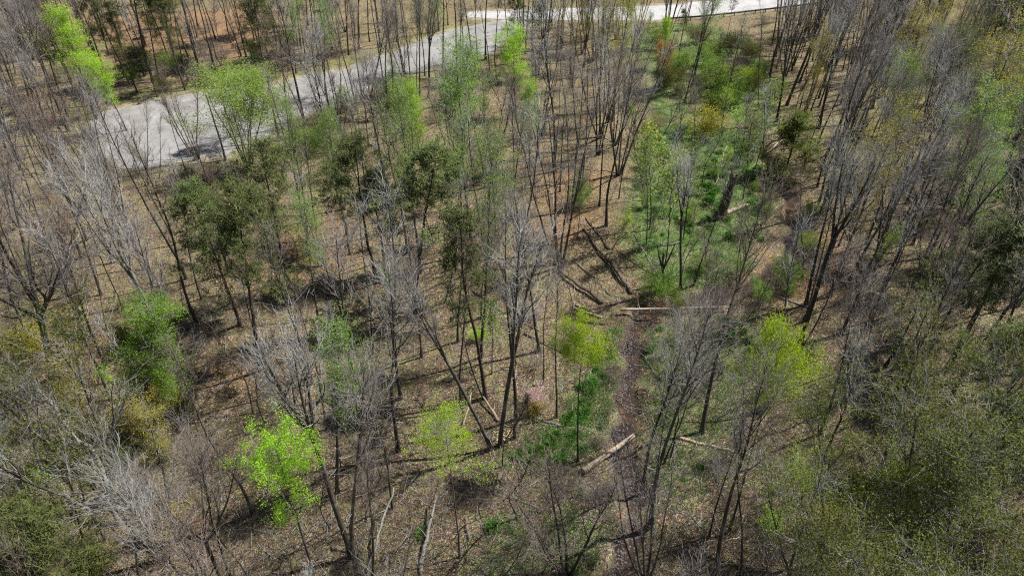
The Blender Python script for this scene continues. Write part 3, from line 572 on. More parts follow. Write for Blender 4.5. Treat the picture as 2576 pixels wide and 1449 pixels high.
T = [  # kind, base x,y, top x,y, width   (pixels of the 2576 wide frame)
 ('palefork', 432, 930, 238, 395, 1.0, 'pale-barked twin-trunked bare tree left of the pines, leaning left'),
 ('wide', 134, 952, 40, 430, 1.15, 'wide spreading bare tree with mauve-grey crown at left edge'),
 ('crooked', 303, 1320, 60, 1010, 1.0, 'crooked lichen-pale trunk leaning left above the lower left corner'),
 ('slim', 280, 1238, 190, 1010, 1.2, None), ('bare', 153, 1302, 0, 960, 1, None), ('slim', 212, 1362, 110, 1080, 1, None), ('slim', 264, 1360, 140, 1060, 1, None),
 ('bare', 43, 1275, -40, 1060, 1, None), ('slim', 67, 966, 0, 760, 1, None), ('slim', 308, 776, 228, 520, 1, None), ('slim', 268, 826, 215, 640, 1, None),
 ('wide', 560, 1470, 420, 1100, .8, 'bare tree with dense silver twig crown over the bottom left foreground'), ('bare', 590, 1470, 500, 1160, 1, None), ('slim', 628, 1460, 530, 1240, 1, None),
 ('fork', 530, 1462, 350, 1180, .9, None),
 ('limeclump', 795, 1470, 712, 1115, .8, 'tallest irregular bright lime tree in the lower left foreground'),
 ('fork', 884, 1402, 700, 860, 1, None), ('bare', 903, 1455, 835, 900, 1, None), ('slim', 940, 1445, 900, 1080, 1, None), ('bare', 1002, 1134, 930, 640, 1, None),
 ('limethin', 1156, 1402, 1165, 1085, .95, 'thin straight tree with sparse yellow-green crown left of the stump'),
 ('fork', 1258, 1122, 1262, 545, 1.0, 'tall twin-stemmed grey tree with a kinked trunk beside the short stump'),
 ('bare', 1300, 1056, 1306, 520, .9, None), ('thinpine', 1222, 1002, 1178, 540, 1.1, 'tall thin pine with olive top left of the twin-stemmed grey tree'),
 ('fork', 1236, 1130, 1010, 640, .9, None), ('slim', 1215, 1000, 1085, 720, 1, None), ('slim', 1160, 1030, 1120, 600, 1, None), ('slim', 1152, 860, 1128, 440, 1, None), ('slim', 1210, 800, 1205, 470, .9, None),
 ('bare', 1356, 884, 1330, 480, 1.1, None), ('slim', 1366, 966, 1390, 690, .9, None), ('slim', 1400, 1050, 1421, 650, .9, None),
 ('limetop', 1455, 1160, 1450, 838, .78, 'bright lime tree with straight trunk on the grassy bank left of the creek'),
 ('bare', 1767, 1090, 1935, 500, 1.0, 'tall bare tree leaning right beside the creek with pale dead limbs'), ('bare', 1640, 1318, 1722, 740, 1, None), ('bare', 1612, 1245, 1690, 760, .9, None),
 ('fan', 1425, 1450, 1425, 1120, 1.5, 'low spreading many-stemmed pale tree at the bottom centre'), ('fan', 1622, 1460, 1565, 1060, 1.0, 'many-stemmed bare tree standing in front of the creek at bottom'),
 ('limetop', 1834, 1338, 1992, 835, .56, 'round-topped yellow-green tree right of the creek, seen against dark ground'),
 ('slim', 1860, 1455, 1925, 1060, .9, None), ('bare', 1797, 1455, 1850, 900, 1, None), ('slim', 1784, 1350, 1840, 1060, 1, None), ('slim', 1672, 965 + 200, 1740, 900, 1, None),
 ('bare', 2384, 932, 2640, 330, 1.2, 'large dark trunk leaning right beyond the right edge'), ('bare', 2225, 922, 2400, 560, 1, None), ('bare', 2314, 692, 2480, 330, 1, None), ('slim', 2344, 668, 2470, 330, 1, None),
 ('bare', 2027, 768, 2140, 300, 1, None), ('slim', 2018, 700, 2050, 420, 1, None), ('bare', 2177, 617, 2300, 310, 1, None), ('bare', 2170, 440, 2290, 140, 1, None), ('slim', 2200, 440, 2330, 200, 1, None), ('bare', 2017, 228, 2110, -20, 1, None),
 ('slim', 2037, 290, 2130, 0, 1, None), ('slim', 2010, 280, 2090, 20, 1, None), ('slim', 1907, 268, 1925, 30, 1, None),
 ('fan', 1557, 440, 1612, 70, 1.25, 'large many-stemmed bare tree fanning upward left of the grassy clearing'),
 ('slim', 1409, 483, 1425, 200, 1, None), ('slim', 1466, 448, 1490, 120, 1, None), ('slim', 1399, 381, 1405, 150, 1, None), ('bare', 1446, 420, 1462, 130, 1.1, None), ('bare', 1293, 545, 1290, 270, 1, None), ('bare', 1246, 604, 1225, 300, 1.0, None),
 ('fork', 1712, 726, 1740, 380, .9, 'forked bare tree standing in the grassy clearing beside the creek bend'), ('slim', 1745, 718, 1835, 395, 1, 'leaning slender bare tree right of the forked tree in the clearing'),
 ('slim', 1747, 428, 1765, 225, .8, None), ('slim', 1557, 500, 1585, 220, .8, None),
 ('slim', 1915, 100, 1925, -40, 1, None), ('thinpine', 1828, 97, 1858, -30, .7, 'dark ivy-clad tree standing in front of the guard rail'), ('slim', 1740, 75, 1735, -30, 1, None),
 ('slim', 322, 148, 290, 0, 1, None), ('slim', 293, 158, 240, 0, 1, None), ('slim', 200, 88, 180, -40, 1, None), ('bare', 694, 98, 665, -60, 1, None), ('bare', 433, 74, 410, -60, 1, None), ('slim', 468, 55, 450, -60, 1, None), ('slim', 600, 85, 570, -60, 1, None),
 ('slim', 380, 70, 360, -60, 1, None), ('slim', 640, 60, 630, -60, 1, None), ('slim', 725, 40, 715, -60, 1, None), ('thinpine', 395, 95, 372, -10, 1.2, None),
 ('fan', 497, 402, 395, 165, 1.3, 'fan-shaped bare tree standing in front of the gravel turnaround'), ('slim', 467, 428, 400, 230, 1, None),
 ('bare', 220, 435, 50, 150, 1.1, None), ('bare', 276, 440, 185, 190, 1.1, None), ('fan', 117, 436, 40, 220, .9, None), ('slim', 373, 467, 345, 245, 1, None), ('slim', 400, 450, 420, 290, 1, None),
 ('bare', 911, 252, 885, 20, 1, None), ('fork', 930, 254, 955, 40, 1.2, None), ('slim', 879, 248, 850, 60, 1, None), ('bare', 1056, 242, 1044, -20, 1, None), ('fork', 1077, 248, 1100, -10, 1, None), ('bare', 1207, 192, 1195, -50, 1, None), ('bare', 1250, 208, 1235, -60, 1, None),
 ('slim', 1019, 218, 1000, 40, 1, None), ('fan', 1130, 302, 1140, 90, 1.2, None), ('bare', 927, 368, 900, 150, 1, None), ('slim', 1232, 190, 1225, -40, 1, None),
 ('limefull', 244, 300, 148, 52, 1.35, 'bright green tree at the upper left beyond the gravel turnaround'),
 ('limefull', 318, 330, 240, 140, 1.2, 'bright green tree just right of and below the upper left green tree'), ('limefull', 1040, 470, 1030, 235, .9, None),
 ('willow', 628, 432, 592, 172, 1.35, 'broad soft light green tree in front of the gravel turnaround'),
 ('limefull', 1300, 300, 1290, 92, 1.3, 'upright lime green tree at upper centre beyond the gravel lane end'), ('limefull', 1332, 420, 1332, 225, 1.1, 'lime green tree below the upright lime tree at upper centre'),
 ('buds', 1030, 420, 1030, 225, 1.3, 'pale yellow-green tree in front of the gravel lane bend'), ('buds', 1160, 520, 1155, 320, 1.2, None), ('buds', 1130, 600, 1125, 380, 1, None),
 ('buds', 820, 240, 790, 20, 1.3, 'tall sparse green tree behind the gravel lane at upper left centre'), ('buds', 745, 185, 735, 10, 1.1, None), ('buds', 990, 300, 985, 150, .9, None),
 ('green', 365, 1130, 305, 805, 1.4, 'mid green leafy tree at left above the crooked pale trunk'), ('gold', 250, 1150, 170, 900, 1.2, None), ('lime', 450, 1090, 400, 930, .9, None), ('gold', 170, 1060, 110, 870, 1.0, None), ('gold', 420, 1230, 350, 1020, 1.2, None),
 ('buds', 850, 1240, 790, 860, 1.2, 'sparse fresh green tree at centre left behind the bottom lime tree'),
 ('springleaf', 2060, 1420, 2110, 1085, 1.1, 'broad olive green tree in the lower right foreground'), ('oliveleaf', 2180, 1620, 2250, 1190, 1.1, None), ('oliveleaf', 2350, 1640, 2450, 1240, 1.2, None), ('oliveleaf', 1990, 1560, 2010, 1290, 1.1, None), ('oliveleaf', 2500, 1600, 2620, 1280, 1.2, None),
 ('buds', 2390, 640, 2490, 240, 1.5, 'tall light green leafing tree near the right edge'), ('buds', 2420, 560, 2540, 300, 1.3, None), ('buds', 2160, 510, 2240, 160, 1.3, 'tall pale green tree among grey trees at upper right'), ('buds', 2500, 420, 2570, 230, 1.2, None), ('buds', 2330, 560, 2400, 380, 1.2, None),
 ('lime', 1592, 130, 1580, -10, 1.0, None), ('lime', 1660, 170, 1690, 60, 1.2, 'hazy lime green tree left of the orange-budded tree'), ('orangefan', 1655, 220, 1672, 90, 1.1, 'orange-budded tree below the paved road'),
 ('lime', 2345, 170, 2365, 70, 1.0, 'small bright lime crown among bare trees at upper right'), ('gold', 2370, 160, 2440, -20, 1.2, 'golden leafing tree at the top right corner'), ('gold', 2440, 220, 2510, 40, 1.2, None),
 ('gold', 1440, 220, 1440, 20, 1.2, 'golden-green tree at top centre left of the paved road'), ('gold', 1500, 190, 1510, 20, 1.1, None), ('gold', 1400, 160, 1400, 0, 1, None),
 ('leafsapling', 1525, 668, 1543, 535, 1.1, 'small lime leafing sapling between the fallen logs and clearing'), ('green', 1452, 600, 1462, 440, .8, None),
 ('cedar', 1970, 452, 2010, 290, 1.4, 'bushy green evergreen beside the upper creek'), ('pine', 1310, 180, 1320, -10, 1.1, 'dark pine at top centre beside the gravel lane end'), ('pine', 1355, 190, 1365, 0, .9, None), ('cedar', 1727, 75, 1722, 25, .9, None),
 ('pine', 652, 935, 590, 510, 1.2, 'largest dark pine left of centre with wide shaggy crown'), ('pine', 604, 818, 545, 480, 1.28, 'dark pine just behind the largest pine'), ('pine', 722, 740, 682, 375, 1.22, 'dark pine beyond and right of the largest pine'),
 ('pine', 945, 690, 868, 340, 1.22, 'dark pine with bright green tip left of the centre pines'), ('pine', 1040, 780, 1022, 375, 1.34, 'straight dark pine at centre with clear lower trunk'), ('pine', 880, 640, 838, 420, 1.10, None), ('thinpine', 970, 700, 960, 430, 1.2, None), ('thinpine', 1120, 760, 1180, 560, 1, None),
 ('pine', 2330, 900, 2480, 570, 1.2, None), ('pine', 2480, 1000, 2690, 620, 1.3, None), ('pine', 2420, 1180, 2590, 820, 1.3, 'dark pine with sprawling crown at the right edge'), ('pine', 2300, 860, 2400, 640, 1, None), ('pine', 2500, 700, 2640, 420, 1.2, None), ('pine', 2540, 1240, 2720, 950, 1.3, None), ('pine', 2480, 1300, 2620, 1060, 1.1, None),
 ('pine', 60, 1560, -30, 1270, 1.2, 'dark green pine crown in the lower left corner'), ('pine', 140, 1700, 70, 1350, 1.1, None),
 ('redbud', 110, 560, 40, 420, 1.3, None), ('redbud', 60, 200, 20, 20, 1.3, None), ('redbud', 130, 230, 90, 60, 1.3, None), ('redbud', 180, 700, 130, 470, 1.1, None), ('redbud', 560, 600, 500, 430, 1, None),
 ('leafsapling', 380, 440, 330, 370, 1, None),
]
for kind, bx, by, tx, ty, wid, lab in T: tree(kind, bx, by, tx, ty, wid, label=lab)

# scattered forest between the measured trees
AREAS = [  # (polygon in pixels of the crown, weighted kinds, spacing in metres)
 ([(-300, -100), (260, -100), (180, 260), (-300, 300)], 'redbud redbud bare slim bare sapling', 3.5),
 ([(250, -50), (760, -50), (700, 130), (500, 200), (280, 200)], 'slim bare slim pine thinpine slim sapling', 3.8),
 ([(700, -60), (1290, -60), (1200, 90), (900, 180), (720, 180)], 'bare slim buds bare slim fan', 3.5),
 ([(1290, -60), (1560, -60), (1560, 200), (1380, 330), (1240, 250)], 'bare slim gold bare fan', 3.5),
 ([(1550, -60), (1750, -60), (1720, 260), (1560, 300)], 'fan buds slim', 5.1),
 ([(1980, -80), (2330, -80), (2400, 300), (2250, 700), (1990, 560), (1950, 200)], 'bare slim fork fan bare slim slim gold', 3.0),
 ([(2300, -80), (2800, -80), (2800, 420), (2350, 400)], 'gold buds bare oliveleaf pine bare fork', 3.6),
 ([(2250, 380), (2800, 400), (2800, 760), (2300, 760)], 'buds bare bare pine fork buds', 3.9),
 ([(1960, 560), (2380, 700), (2380, 1080), (2080, 1080), (1990, 760)], 'slim fork bare slim slim', 3.5),
 ([(2380, 740), (2900, 740), (2900, 1250), (2350, 1200)], 'pine slim bare pine oliveleaf bare', 4.1),
 ([(1960, 1080), (2900, 1200), (2900, 2100), (1950, 2100)], 'slim bare oliveleaf fork bare slim oliveleaf', 3.6),
 ([(-400, 280), (150, 260), (480, 480), (420, 800), (-400, 760)], 'slim bare slim redbud slim slim', 3.9),
 ([(-400, 760), (300, 780), (480, 1060), (300, 1250), (-400, 1200)], 'gold gold oliveleaf slim redbud', 4.2),
 ([(-500, 1200), (300, 1230), (430, 1449), (300, 2100), (-500, 2100)], 'bare redbud slim gold slim gold', 4.1),
 ([(300, 1050), (900, 900), (1000, 1200), (900, 2000), (300, 2000)], 'bare slim slim slim', 4.4),
 ([(680, 700), (1080, 600), (1050, 900), (900, 1050), (640, 900)], 'bare slim slim', 4.2),
 ([(700, 280), (1300, 240), (1330, 500), (1200, 700), (800, 720), (700, 500)], 'bare slim slim fan buds slim', 3.9),
 ([(1330, 200), (1560, 160), (1580, 420), (1420, 480)], 'slim bare fan', 3.9),
 ([(900, 1150), (1400, 1300), (1950, 1250), (1950, 2000), (900, 2000)], 'slim bare slim', 7.0),
 ([(1640, 40), (1990, 40), (1960, 330), (1640, 330)], 'slim slim buds slim', 6.0),
 ([(450, 430), (760, 420), (700, 560), (450, 600)], 'slim redbud bare', 4.3)]
def in_px(poly_, x, y):
    P = np.array(poly_, float); return bool(inside(np.array([x]), np.array([y]), P)[0])
def allowed(x, y, m=1.0, cd=2.6):
    a = np.array([x]); b = np.array([y])
    if float(PADALL(a, b)[0]) > -m: return False
    if float(seg_dist(a, b, CREEK)[0]) < cd: return False
    return True
taken = [p['p'] for p in PLANTS]
sx_, sy_, _z = G(1812, 548)
SNAG = (sx_ + .5, sy_)
def near(x, y, r): return any((x - a) ** 2 + (y - b) ** 2 < r * r for a, b in taken)
nkind = {}
HERO = [(1830, 495, 70, 110, SNAG[1])] + [(p['c'][0], p['c'][1], 75 if 'pine' in p['k'] else 55, 110 if 'pine' in p['k'] else 75, p['p'][1]) for p in PLANTS if p['label'] or p['k'] in ('lime', 'limefull', 'pine', 'green', 'willow')]
for it in range(12000):
    v = rnd.random(); y = 12 + 132 * math.sqrt(v) if rnd.random() < .5 else rnd.uniform(12, 144)
    hw = (y * cp + CAM_H * sp) * .76 + 9; x = rnd.uniform(-hw, hw)
    h = rnd.uniform(13, 20) if y > 22 else rnd.uniform(12, 17)
    cx, cy = proj(x, y, h * .6)
    for P, ks, spc in AREAS:
        if in_px(P, cx, cy): break
    else: continue
    if cy < -70 or near(x, y, spc * rnd.uniform(.75, 1.1)): continue
    kd = rnd.choice(ks.split())
    hid = False
    for q in HERO:
        if abs(cx - q[0]) < q[2] and abs(cy - q[1]) < q[3] and y < q[4]: hid = True; break
    if hid: continue
    tX, tY = flat(*map(float, proj(x, y, h * .75)))
    tX2, tY2 = flat(*map(float, proj(x, y, h * .5)))
    ov = False
    for P2, pr in ((TRACK, .5 if kd in ('slim', 'fan') else .85), (CLEAR, .85), (BANKL, .8), (BANKR, .35)):
        if float(sdf(np.array([tX]), np.array([tY]), P2)[0]) > 0 or float(sdf(np.array([tX2]), np.array([tY2]), P2)[0]) > 0:
            ov = rnd.random() < pr; break
    if not ov and min(float(seg_dist(np.array([tX]), np.array([tY]), CREEK)[0]), float(seg_dist(np.array([tX2]), np.array([tY2]), CREEK)[0])) < 2: ov = rnd.random() < .7
    if ov: continue
    if not allowed(x, y, 1.5): continue
    if float(sdf(np.array([x]), np.array([y]), CLEAR)[0]) > -1: continue
    if kd == 'sapling': h = rnd.uniform(6, 10)
    nkind[kd] = nkind.get(kd, 0) + 1
    plant(kd, x, y, gz(x, y), h, (rnd.gauss(0, .04), rnd.gauss(0, .03)), rnd.uniform(.85, 1.2)); taken.append((x, y))
# understorey: saplings and shrubs
def under(n, kinds, hr, polypx=None, clear=False, cd=2.6):
    k = 0
    for it in range(n * 30):
        if polypx is None: px, py = rnd.uniform(-60, 2640), rnd.uniform(10, 1560)
        else:
            q = np.array(polypx); px, py = rnd.uniform(q[:, 0].min(), q[:, 0].max()), rnd.uniform(q[:, 1].min(), q[:, 1].max())
            if not in_px(polypx, px, py): continue
        x, y, z = G(px, py)
        if abs(x - SNAG[0]) < 4 and -9 < y - SNAG[1] < 3: continue
        if not allowed(x, y, .6, cd) or near(x, y, 1.5): continue
        if not clear and float(sdf(np.array([x]), np.array([y]), CLEAR)[0]) > 0: continue
        plant(rnd.choice(kinds.split()), x, y, z, rnd.uniform(*hr), (rnd.gauss(0, .06), rnd.gauss(0, .06)), rnd.uniform(.85, 1.3)); taken.append((x, y)); k += 1
        if k >= n: break
under(110, 'sapling', (4, 10)); under(16, 'leafsapling', (3.5, 7)); under(110, 'twigshrub', (1.6, 3.4))
under(30, 'twigshrub', (2, 4), [(1950, 300), (2560, 300), (2560, 1100), (2050, 1100)])
under(26, 'oliveshrub goldshrub twigshrub oliveshrub', (1.5, 3), [(0, 820), (460, 900), (520, 1250), (350, 1449), (0, 1449)])
under(16, 'oliveshrub twigshrub goldshrub', (1.4, 2.8), [(1880, 1250), (2576, 1100), (2576, 1560), (1880, 1560)])
under(48, 'twigshrub twigshrub greenshrub oliveshrub oliveshrub twigshrub greenshrub', (1.8, 4), [(1640, 110), (1960, 110), (1960, 330), (1800, 300), (1650, 300)], True)
under(34, 'twigshrub twigshrub greenshrub oliveshrub', (2, 4), [(330, 150), (500, 150), (760, 110), (760, 190), (560, 215), (330, 240)])
under(46, 'twigshrub twigshrub twigshrub oliveshrub', (1.8, 3.6), [(0, 0), (1300, 0), (1250, 60), (900, 150), (250, 240), (0, 250)])
under(26, 'twigshrub twigshrub greenshrub', (2, 3.6), [(720, 320), (900, 260), (1220, 180), (1240, 240), (900, 380), (740, 400)])
under(26, 'sapling sapling leafsapling', (5, 12), [(1590, 330), (1900, 310), (1940, 560), (1860, 700), (1620, 700)], True)
under(16, 'twigshrub sapling', (1, 2.5), [(1590, 330), (1900, 310), (1940, 560), (1860, 700), (1620, 700)], True)
under(16, 'twigshrub sapling twigshrub', (1.5, 4), [(140, 270), (250, 260), (240, 400), (420, 440), (400, 500), (130, 450)], True)
under(12, 'greenshrub', (1, 2.2), [(1600, 330), (1900, 320), (1940, 560), (1820, 600), (1620, 560)], True)
under(30, 'twigshrub twigshrub greenshrub twigshrub', (1.2, 2.6), [(1640, 690), (1940, 640), (2040, 540), (2060, 700), (1900, 800), (1640, 810)], True, .9)
under(14, 'twigshrub sapling twigshrub', (1, 2.4), [(1500, 820), (1680, 820), (1680, 1449), (1480, 1449)], True, 1.1)
for kd, px, py, h, lb in [('pinkshrub', 1357, 1020, 1.7, 'small pink blossoming shrub on the leafy slope left of the creek'), ('redshrub', 1640, 330, 2.2, 'small orange-red shrub at the top of the grassy clearing'),
        ('goldshrub', 1768, 345, 4.0, 'yellow-green shrub at the top right of the grassy clearing'), ('limeshrub', 1885, 215, 2.6, 'bright lime shrub beside the upper creek'), ('greenshrub', 1720, 180, 3.4, None), ('greenshrub', 1805, 235, 4.4, None),
        ('limeshrub', 1930, 1330, 1.6, 'small lime shrub at the foot of the lower right trees'), ('limeshrub', 430, 950, 1.5, None), ('greenshrub', 1460, 520, 2.6, None), ('redshrub', 1880, 330, 2.8, None), ('limeshrub', 1205, 855, 1.4, None), ('redshrub', 1210, 640, 3, None), ('goldshrub', 1345, 1035, 1.3, None)]:
    x, y, z = G(px, py); plant(kd, x, y, z, h, (0, 0), 1.2, None, lb)

# ------------------------------------------------------------ labels for the plants
LM = [(360, 340, 'the gravel turnaround'), (950, 200, 'the gravel lane'), (1240, 110, 'the end of the gravel lane'), (1740, 25, 'the paved road'), (1880, 60, 'the guard rail'), (620, 280, 'the broad light green tree'),
      (1680, 520, 'the grassy clearing'), (1826, 490, 'the broken dark snag'), (1620, 770, 'the creek bend'), (1455, 870, 'the creekside lime tree'), (1530, 1150, 'the log across the creek'), (1480, 795, 'the pile of logs'), (1520, 650, 'the long fallen log'),
      (640, 650, 'the largest pine'), (1025, 480, 'the centre pines'), (330, 680, 'the pale twin trunks'), (180, 1180, 'the crooked pale trunk'), (715, 1200, 'the bottom lime tree'), (1990, 850, 'the round yellow-green tree'), (1357, 1000, 'the pink shrub'), (1285, 1090, 'the short stump'),
      (2130, 1230, 'the lower right olive tree'), (2300, 860, 'the leaning dark trunk'), (2430, 60, 'the top right golden tree'), (2470, 360, 'the tall light green tree'), (1545, 580, 'the small lime sapling'), (190, 150, 'the upper left green tree'), (1600, 230, 'the big fanned tree'),
      (1950, 380, 'the upper creek'), (1310, 180, 'the upright lime tree'), (600, 60, 'the top left woods'), (100, 620, 'the left wide bare tree'), (1440, 1290, 'the bottom centre fan tree'), (60, 1400, 'the lower left corner'), (2500, 1400, 'the lower right corner'), (2240, 250, 'the upper right grey trees'),
      (1000, 900, 'the open leafy slope'), (480, 1230, 'the silver twig crown'), (2140, 640, 'the right hillside'), (870, 640, 'the green-tipped pine'), (2500, 1000, 'the right edge pines'), (1760, 230, 'the upper green shrubs'), (1000, 1300, 'the lower centre slope')]
def ordw(i): return ['first', 'second', 'third', 'fourth', 'fifth', 'sixth', 'seventh', 'eighth', 'ninth', 'tenth', 'eleventh', 'twelfth', 'thirteenth', 'fourteenth', 'fifteenth'][min(i, 14)]
NUM = ['', 'one', 'two', 'three', 'four', 'five', 'six', 'seven', 'eight', 'nine', 'ten', 'eleven', 'twelve', 'thirteen', 'fourteen', 'fifteen', 'sixteen', 'seventeen', 'eighteen']
bucket = {}
for p in PLANTS:
    if p['label']: continue
    look = KIND[p['k']][2]; H = p['H']; shrub = 'shrub' in p['k']
    if not shrub and p['k'] not in ('sapling', 'leafsapling', 'cedar'): look = ('tall ' if H > 17.5 else 'shorter ' if H < 14.5 else 'mid-height ') + look
    cx, cy = p['c']; d = sorted((math.hypot(cx - a, (cy - b) * 1.1), a, b, n) for a, b, n in LM)[0]
    dx, dy = cx - d[1], cy - d[2]
    rel = 'close to' if d[0] < 45 else ('right of' if dx > 0 else 'left of') if abs(dx) > abs(dy) else ('below' if dy > 0 else 'beyond')
    bucket.setdefault((look, rel, d[3]), []).append(p)
for (look, rel, lm), ps in bucket.items():
    ps.sort(key=lambda p: p['c'][0]); n = len(ps)
    for i, p in enumerate(ps):
        if n == 1: l = f'{look} {rel} {lm}'
        elif i == 0: l = f'leftmost {look} {rel} {lm}'
        elif i == n - 1: l = f'rightmost {look} {rel} {lm}'
        else: l = f'{ordw(i)} from left {look} {rel} {lm}'
        p['label'] = l; p['o']['label'] = l

# ------------------------------------------------------------ logs, snags, stump, tussocks, rail, ribbon
def log(x0, y0, x1, y1, r, m, label, z0=None, z1=None, name='fallen_log', cat='log', taper=.55, stubs=3, grp='fallen logs', bend=.045, seed=0):
    g = np.random.default_rng(seed + int(x0)); a = np.array(G(x0, y0)); b = np.array(G(x1, y1)); n = 12
    t = np.linspace(0, 1, n)[:, None]; P = a + (b - a) * t; L = np.linalg.norm(b - a)
    P[:, :2] += np.cumsum(g.normal(size=(n, 2)), 0) * L * bend / 4
    zg = height(P[:, 0], P[:, 1])
    if z0 is None: z0 = max(zg[0], -.3) + r * .7
    else: z0 += zg[0]
    if z1 is None: z1 = max(zg[-1], -.3) + r * .5
    else: z1 += zg[-1]
    zl = z0 + (z1 - z0) * t[:, 0]; P[:, 2] = np.maximum(zl, zg + r * .35)
    R = r * (1 - (1 - taper) * t[:, 0]) * (1 + g.normal(size=n) * .05)
    P = np.concatenate([P[:1], P, P[-1:]]); R = np.concatenate([[.01], R, [.01]])
    V, F = tubes(P[None], R[None], 9); V = V + g.normal(size=V.shape) * r * .05
    o = link(name, mesh_from(name, V - a, F, [m], None, None, True), None, tuple(a)); tag(o, label, cat, grp)
    for k in range(stubs):
        i = int(g.integers(3, n)); d = norm(np.array([g.normal(), g.normal(), abs(g.normal()) * .7 + .2]))
        LL = g.uniform(.35, 1.5); Q = np.stack([P[i], P[i] + d * LL * .5, P[i] + d * LL + g.normal(size=3) * .12])
        V, F = tubes(Q[None], np.array([[r * .3, r * .2, .012]]), 5); link('branch_stub', mesh_from('branch_stub', V - a, F, [m]), o)
    return o
D, RW, PB = M['deadwood'], M['rotwood'], M['bark_pale']
log(1585, 736, 1452, 566, .19, RW, 'long dark fallen log left of the grassy clearing', stubs=3)
log(1532, 628, 1484, 554, .15, RW, 'shorter fallen log lying just behind the long dark log')
log(1514, 764, 1393, 678, .20, RW, 'long grey-brown log above the pile of logs')
log(1498, 700, 1440, 655, .08, D, 'thin pale pole between the two long logs', stubs=1)
log(1438, 790, 1500, 812, .17, RW, 'front log of the dark log pile left of the creek', stubs=1, taper=.8)
log(1442, 780, 1510, 800, .16, D, 'brown middle log of the pile left of the creek', z0=.25, stubs=1, taper=.8)
log(1448, 770, 1492, 786, .15, D, 'back log of the pile left of the creek', z0=.18, stubs=0, taper=.8)
log(1440, 806, 1520, 818, .13, RW, 'lowest dark log in front of the log pile', stubs=2)
log(1558, 791, 1830, 784, .13, D, 'thin pale log spanning the creek bend', z0=.55, z1=.55, stubs=3, bend=.01)
log(1466, 1192, 1592, 1103, .23, D, 'thick pale barkless log lying across the creek', z0=.3, z1=.35, stubs=2, taper=.7, bend=.008)
log(1352, 1292, 1442, 1232, .17, RW, 'mossy rotting log in line with the creek log')
log(1242, 1245, 1254, 1192, .14, D, 'short split pale log left of the dark green tussocks', stubs=1, taper=.9)
log(1250, 1236, 1362, 1282, .09, PB, 'slender curved pale branch lying below the tussocks', stubs=4, bend=.04, name='fallen_branch', cat='branch')
log(1705, 1103, 1900, 1150, .14, D, 'pale log lying under the trees right of the creek', stubs=2)
log(1655, 697, 1587, 618, .09, PB, 'grey leaning pole in the grassy clearing', z1=2.2, stubs=1)
log(1190, 732, 1262, 792, .12, RW, 'dark log on the leafy slope left of the twin-stemmed tree')
log(1322, 840, 1440, 902, .13, RW, 'dark log behind the creekside lime tree')
log(1290, 800, 1400, 850, .08, D, 'thin pale log on the centre slope')
log(1253, 1062, 1216, 1005, .12, D, 'brown log leaning at the twin-stemmed grey tree', z1=.5, stubs=1)
log(1162, 1080, 1192, 970, .07, D, 'thin pale leaning pole left of the twin-stemmed grey tree', z1=2.0, stubs=1)
log(922, 1440, 1008, 1285, .10, PB, 'long pale dead trunk slanting over the bottom slope', z1=2.5, stubs=2)
log(1056, 1452, 1110, 1275, .14, PB, 'thick pale dead trunk lying at bottom centre left', z1=1.2, stubs=3)
log(1920, 391, 1982, 363, .14, D, 'pale broken pole beside the upper creek', z1=1.2, stubs=1)
log(1825, 542, 1880, 520, .3, D, 'cream fallen log beside the broken dark snag', stubs=1)
log(1795, 470, 1822, 405, .10, D, 'cream slender pole above the broken dark snag', z1=1.8, stubs=1)
log(1770, 510, 1812, 545, .10, RW, 'dark thin log left of the broken snag')
log(1685, 395, 1752, 378, .12, RW, 'dark log across the top of the grassy clearing')
log(1700, 1040, 1600, 905, .07, PB, 'pale dead branch reaching across the creek', name='fallen_branch', cat='branch', stubs=4, bend=.05)
log(740, 1290, 880, 1230, .12, RW, 'dark rotting log beside the bottom lime tree')
log(1240, 400, 1500, 425, .10, PB, 'long pale fallen trunk on the slope below upper centre', stubs=5)
log(1190, 455, 1255, 470, .09, D, 'thin curved pale branch beside the blue ribbon', name='fallen_branch', cat='branch', stubs=1)
log(2050, 780, 1950, 745, .11, PB, 'pale fallen trunk right of the creek bend')
log(460, 832, 560, 800, .12, RW, 'dark log in the pine shade at left')
log(700, 1020, 640, 1100, .12, RW, 'dark log at the foot of the largest pine')
log(2230, 640, 2120, 600, .10, RW, 'dark log on the right hillside')

LB = {}
for i in range(70):
    px, py = rnd.uniform(150, 2450), rnd.uniform(330, 1440); x, y, z = G(px, py)
    if not allowed(x, y, 1): continue
    k = rnd.random(); dx_, dy_ = rnd.gauss(0, 55) + rnd.choice((-40, 40)), rnd.gauss(0, 32)
    m_, w_ = rnd.choice(((RW, 'dark rotting'), (PB, 'pale grey'), (D, 'cream barkless'), (RW, 'dark rotting')))
    nm_ = 'fallen_branch' if k < .4 else 'fallen_log'
    o = log(px, py, px + dx_, py + dy_, .05 if k < .4 else rnd.uniform(.08, .15), m_, None, name=nm_, cat='branch' if k < .4 else 'log', stubs=3, bend=.09, seed=i)
    d = sorted((math.hypot(px - a, py - b), a, b, n) for a, b, n in LM)[0]; ex, ey = px - d[1], py - d[2]
    rel = ('right of' if ex > 0 else 'left of') if abs(ex) > abs(ey) else ('below' if ey > 0 else 'beyond')
    LB.setdefault((w_, 'fallen branch' if k < .4 else 'fallen log', rel, d[3]), []).append((px, o))
for (w_, n_k, rel, lm), L_ in LB.items():
    L_.sort(key=lambda q: q[0])
    for i, (px, o) in enumerate(L_): o['label'] = (f'{w_} {n_k} {rel} {lm}' if len(L_) == 1 else f'{"leftmost" if i == 0 else "rightmost" if i == len(L_) - 1 else ordw(i) + " from left"} {w_} {n_k} {rel} {lm}')

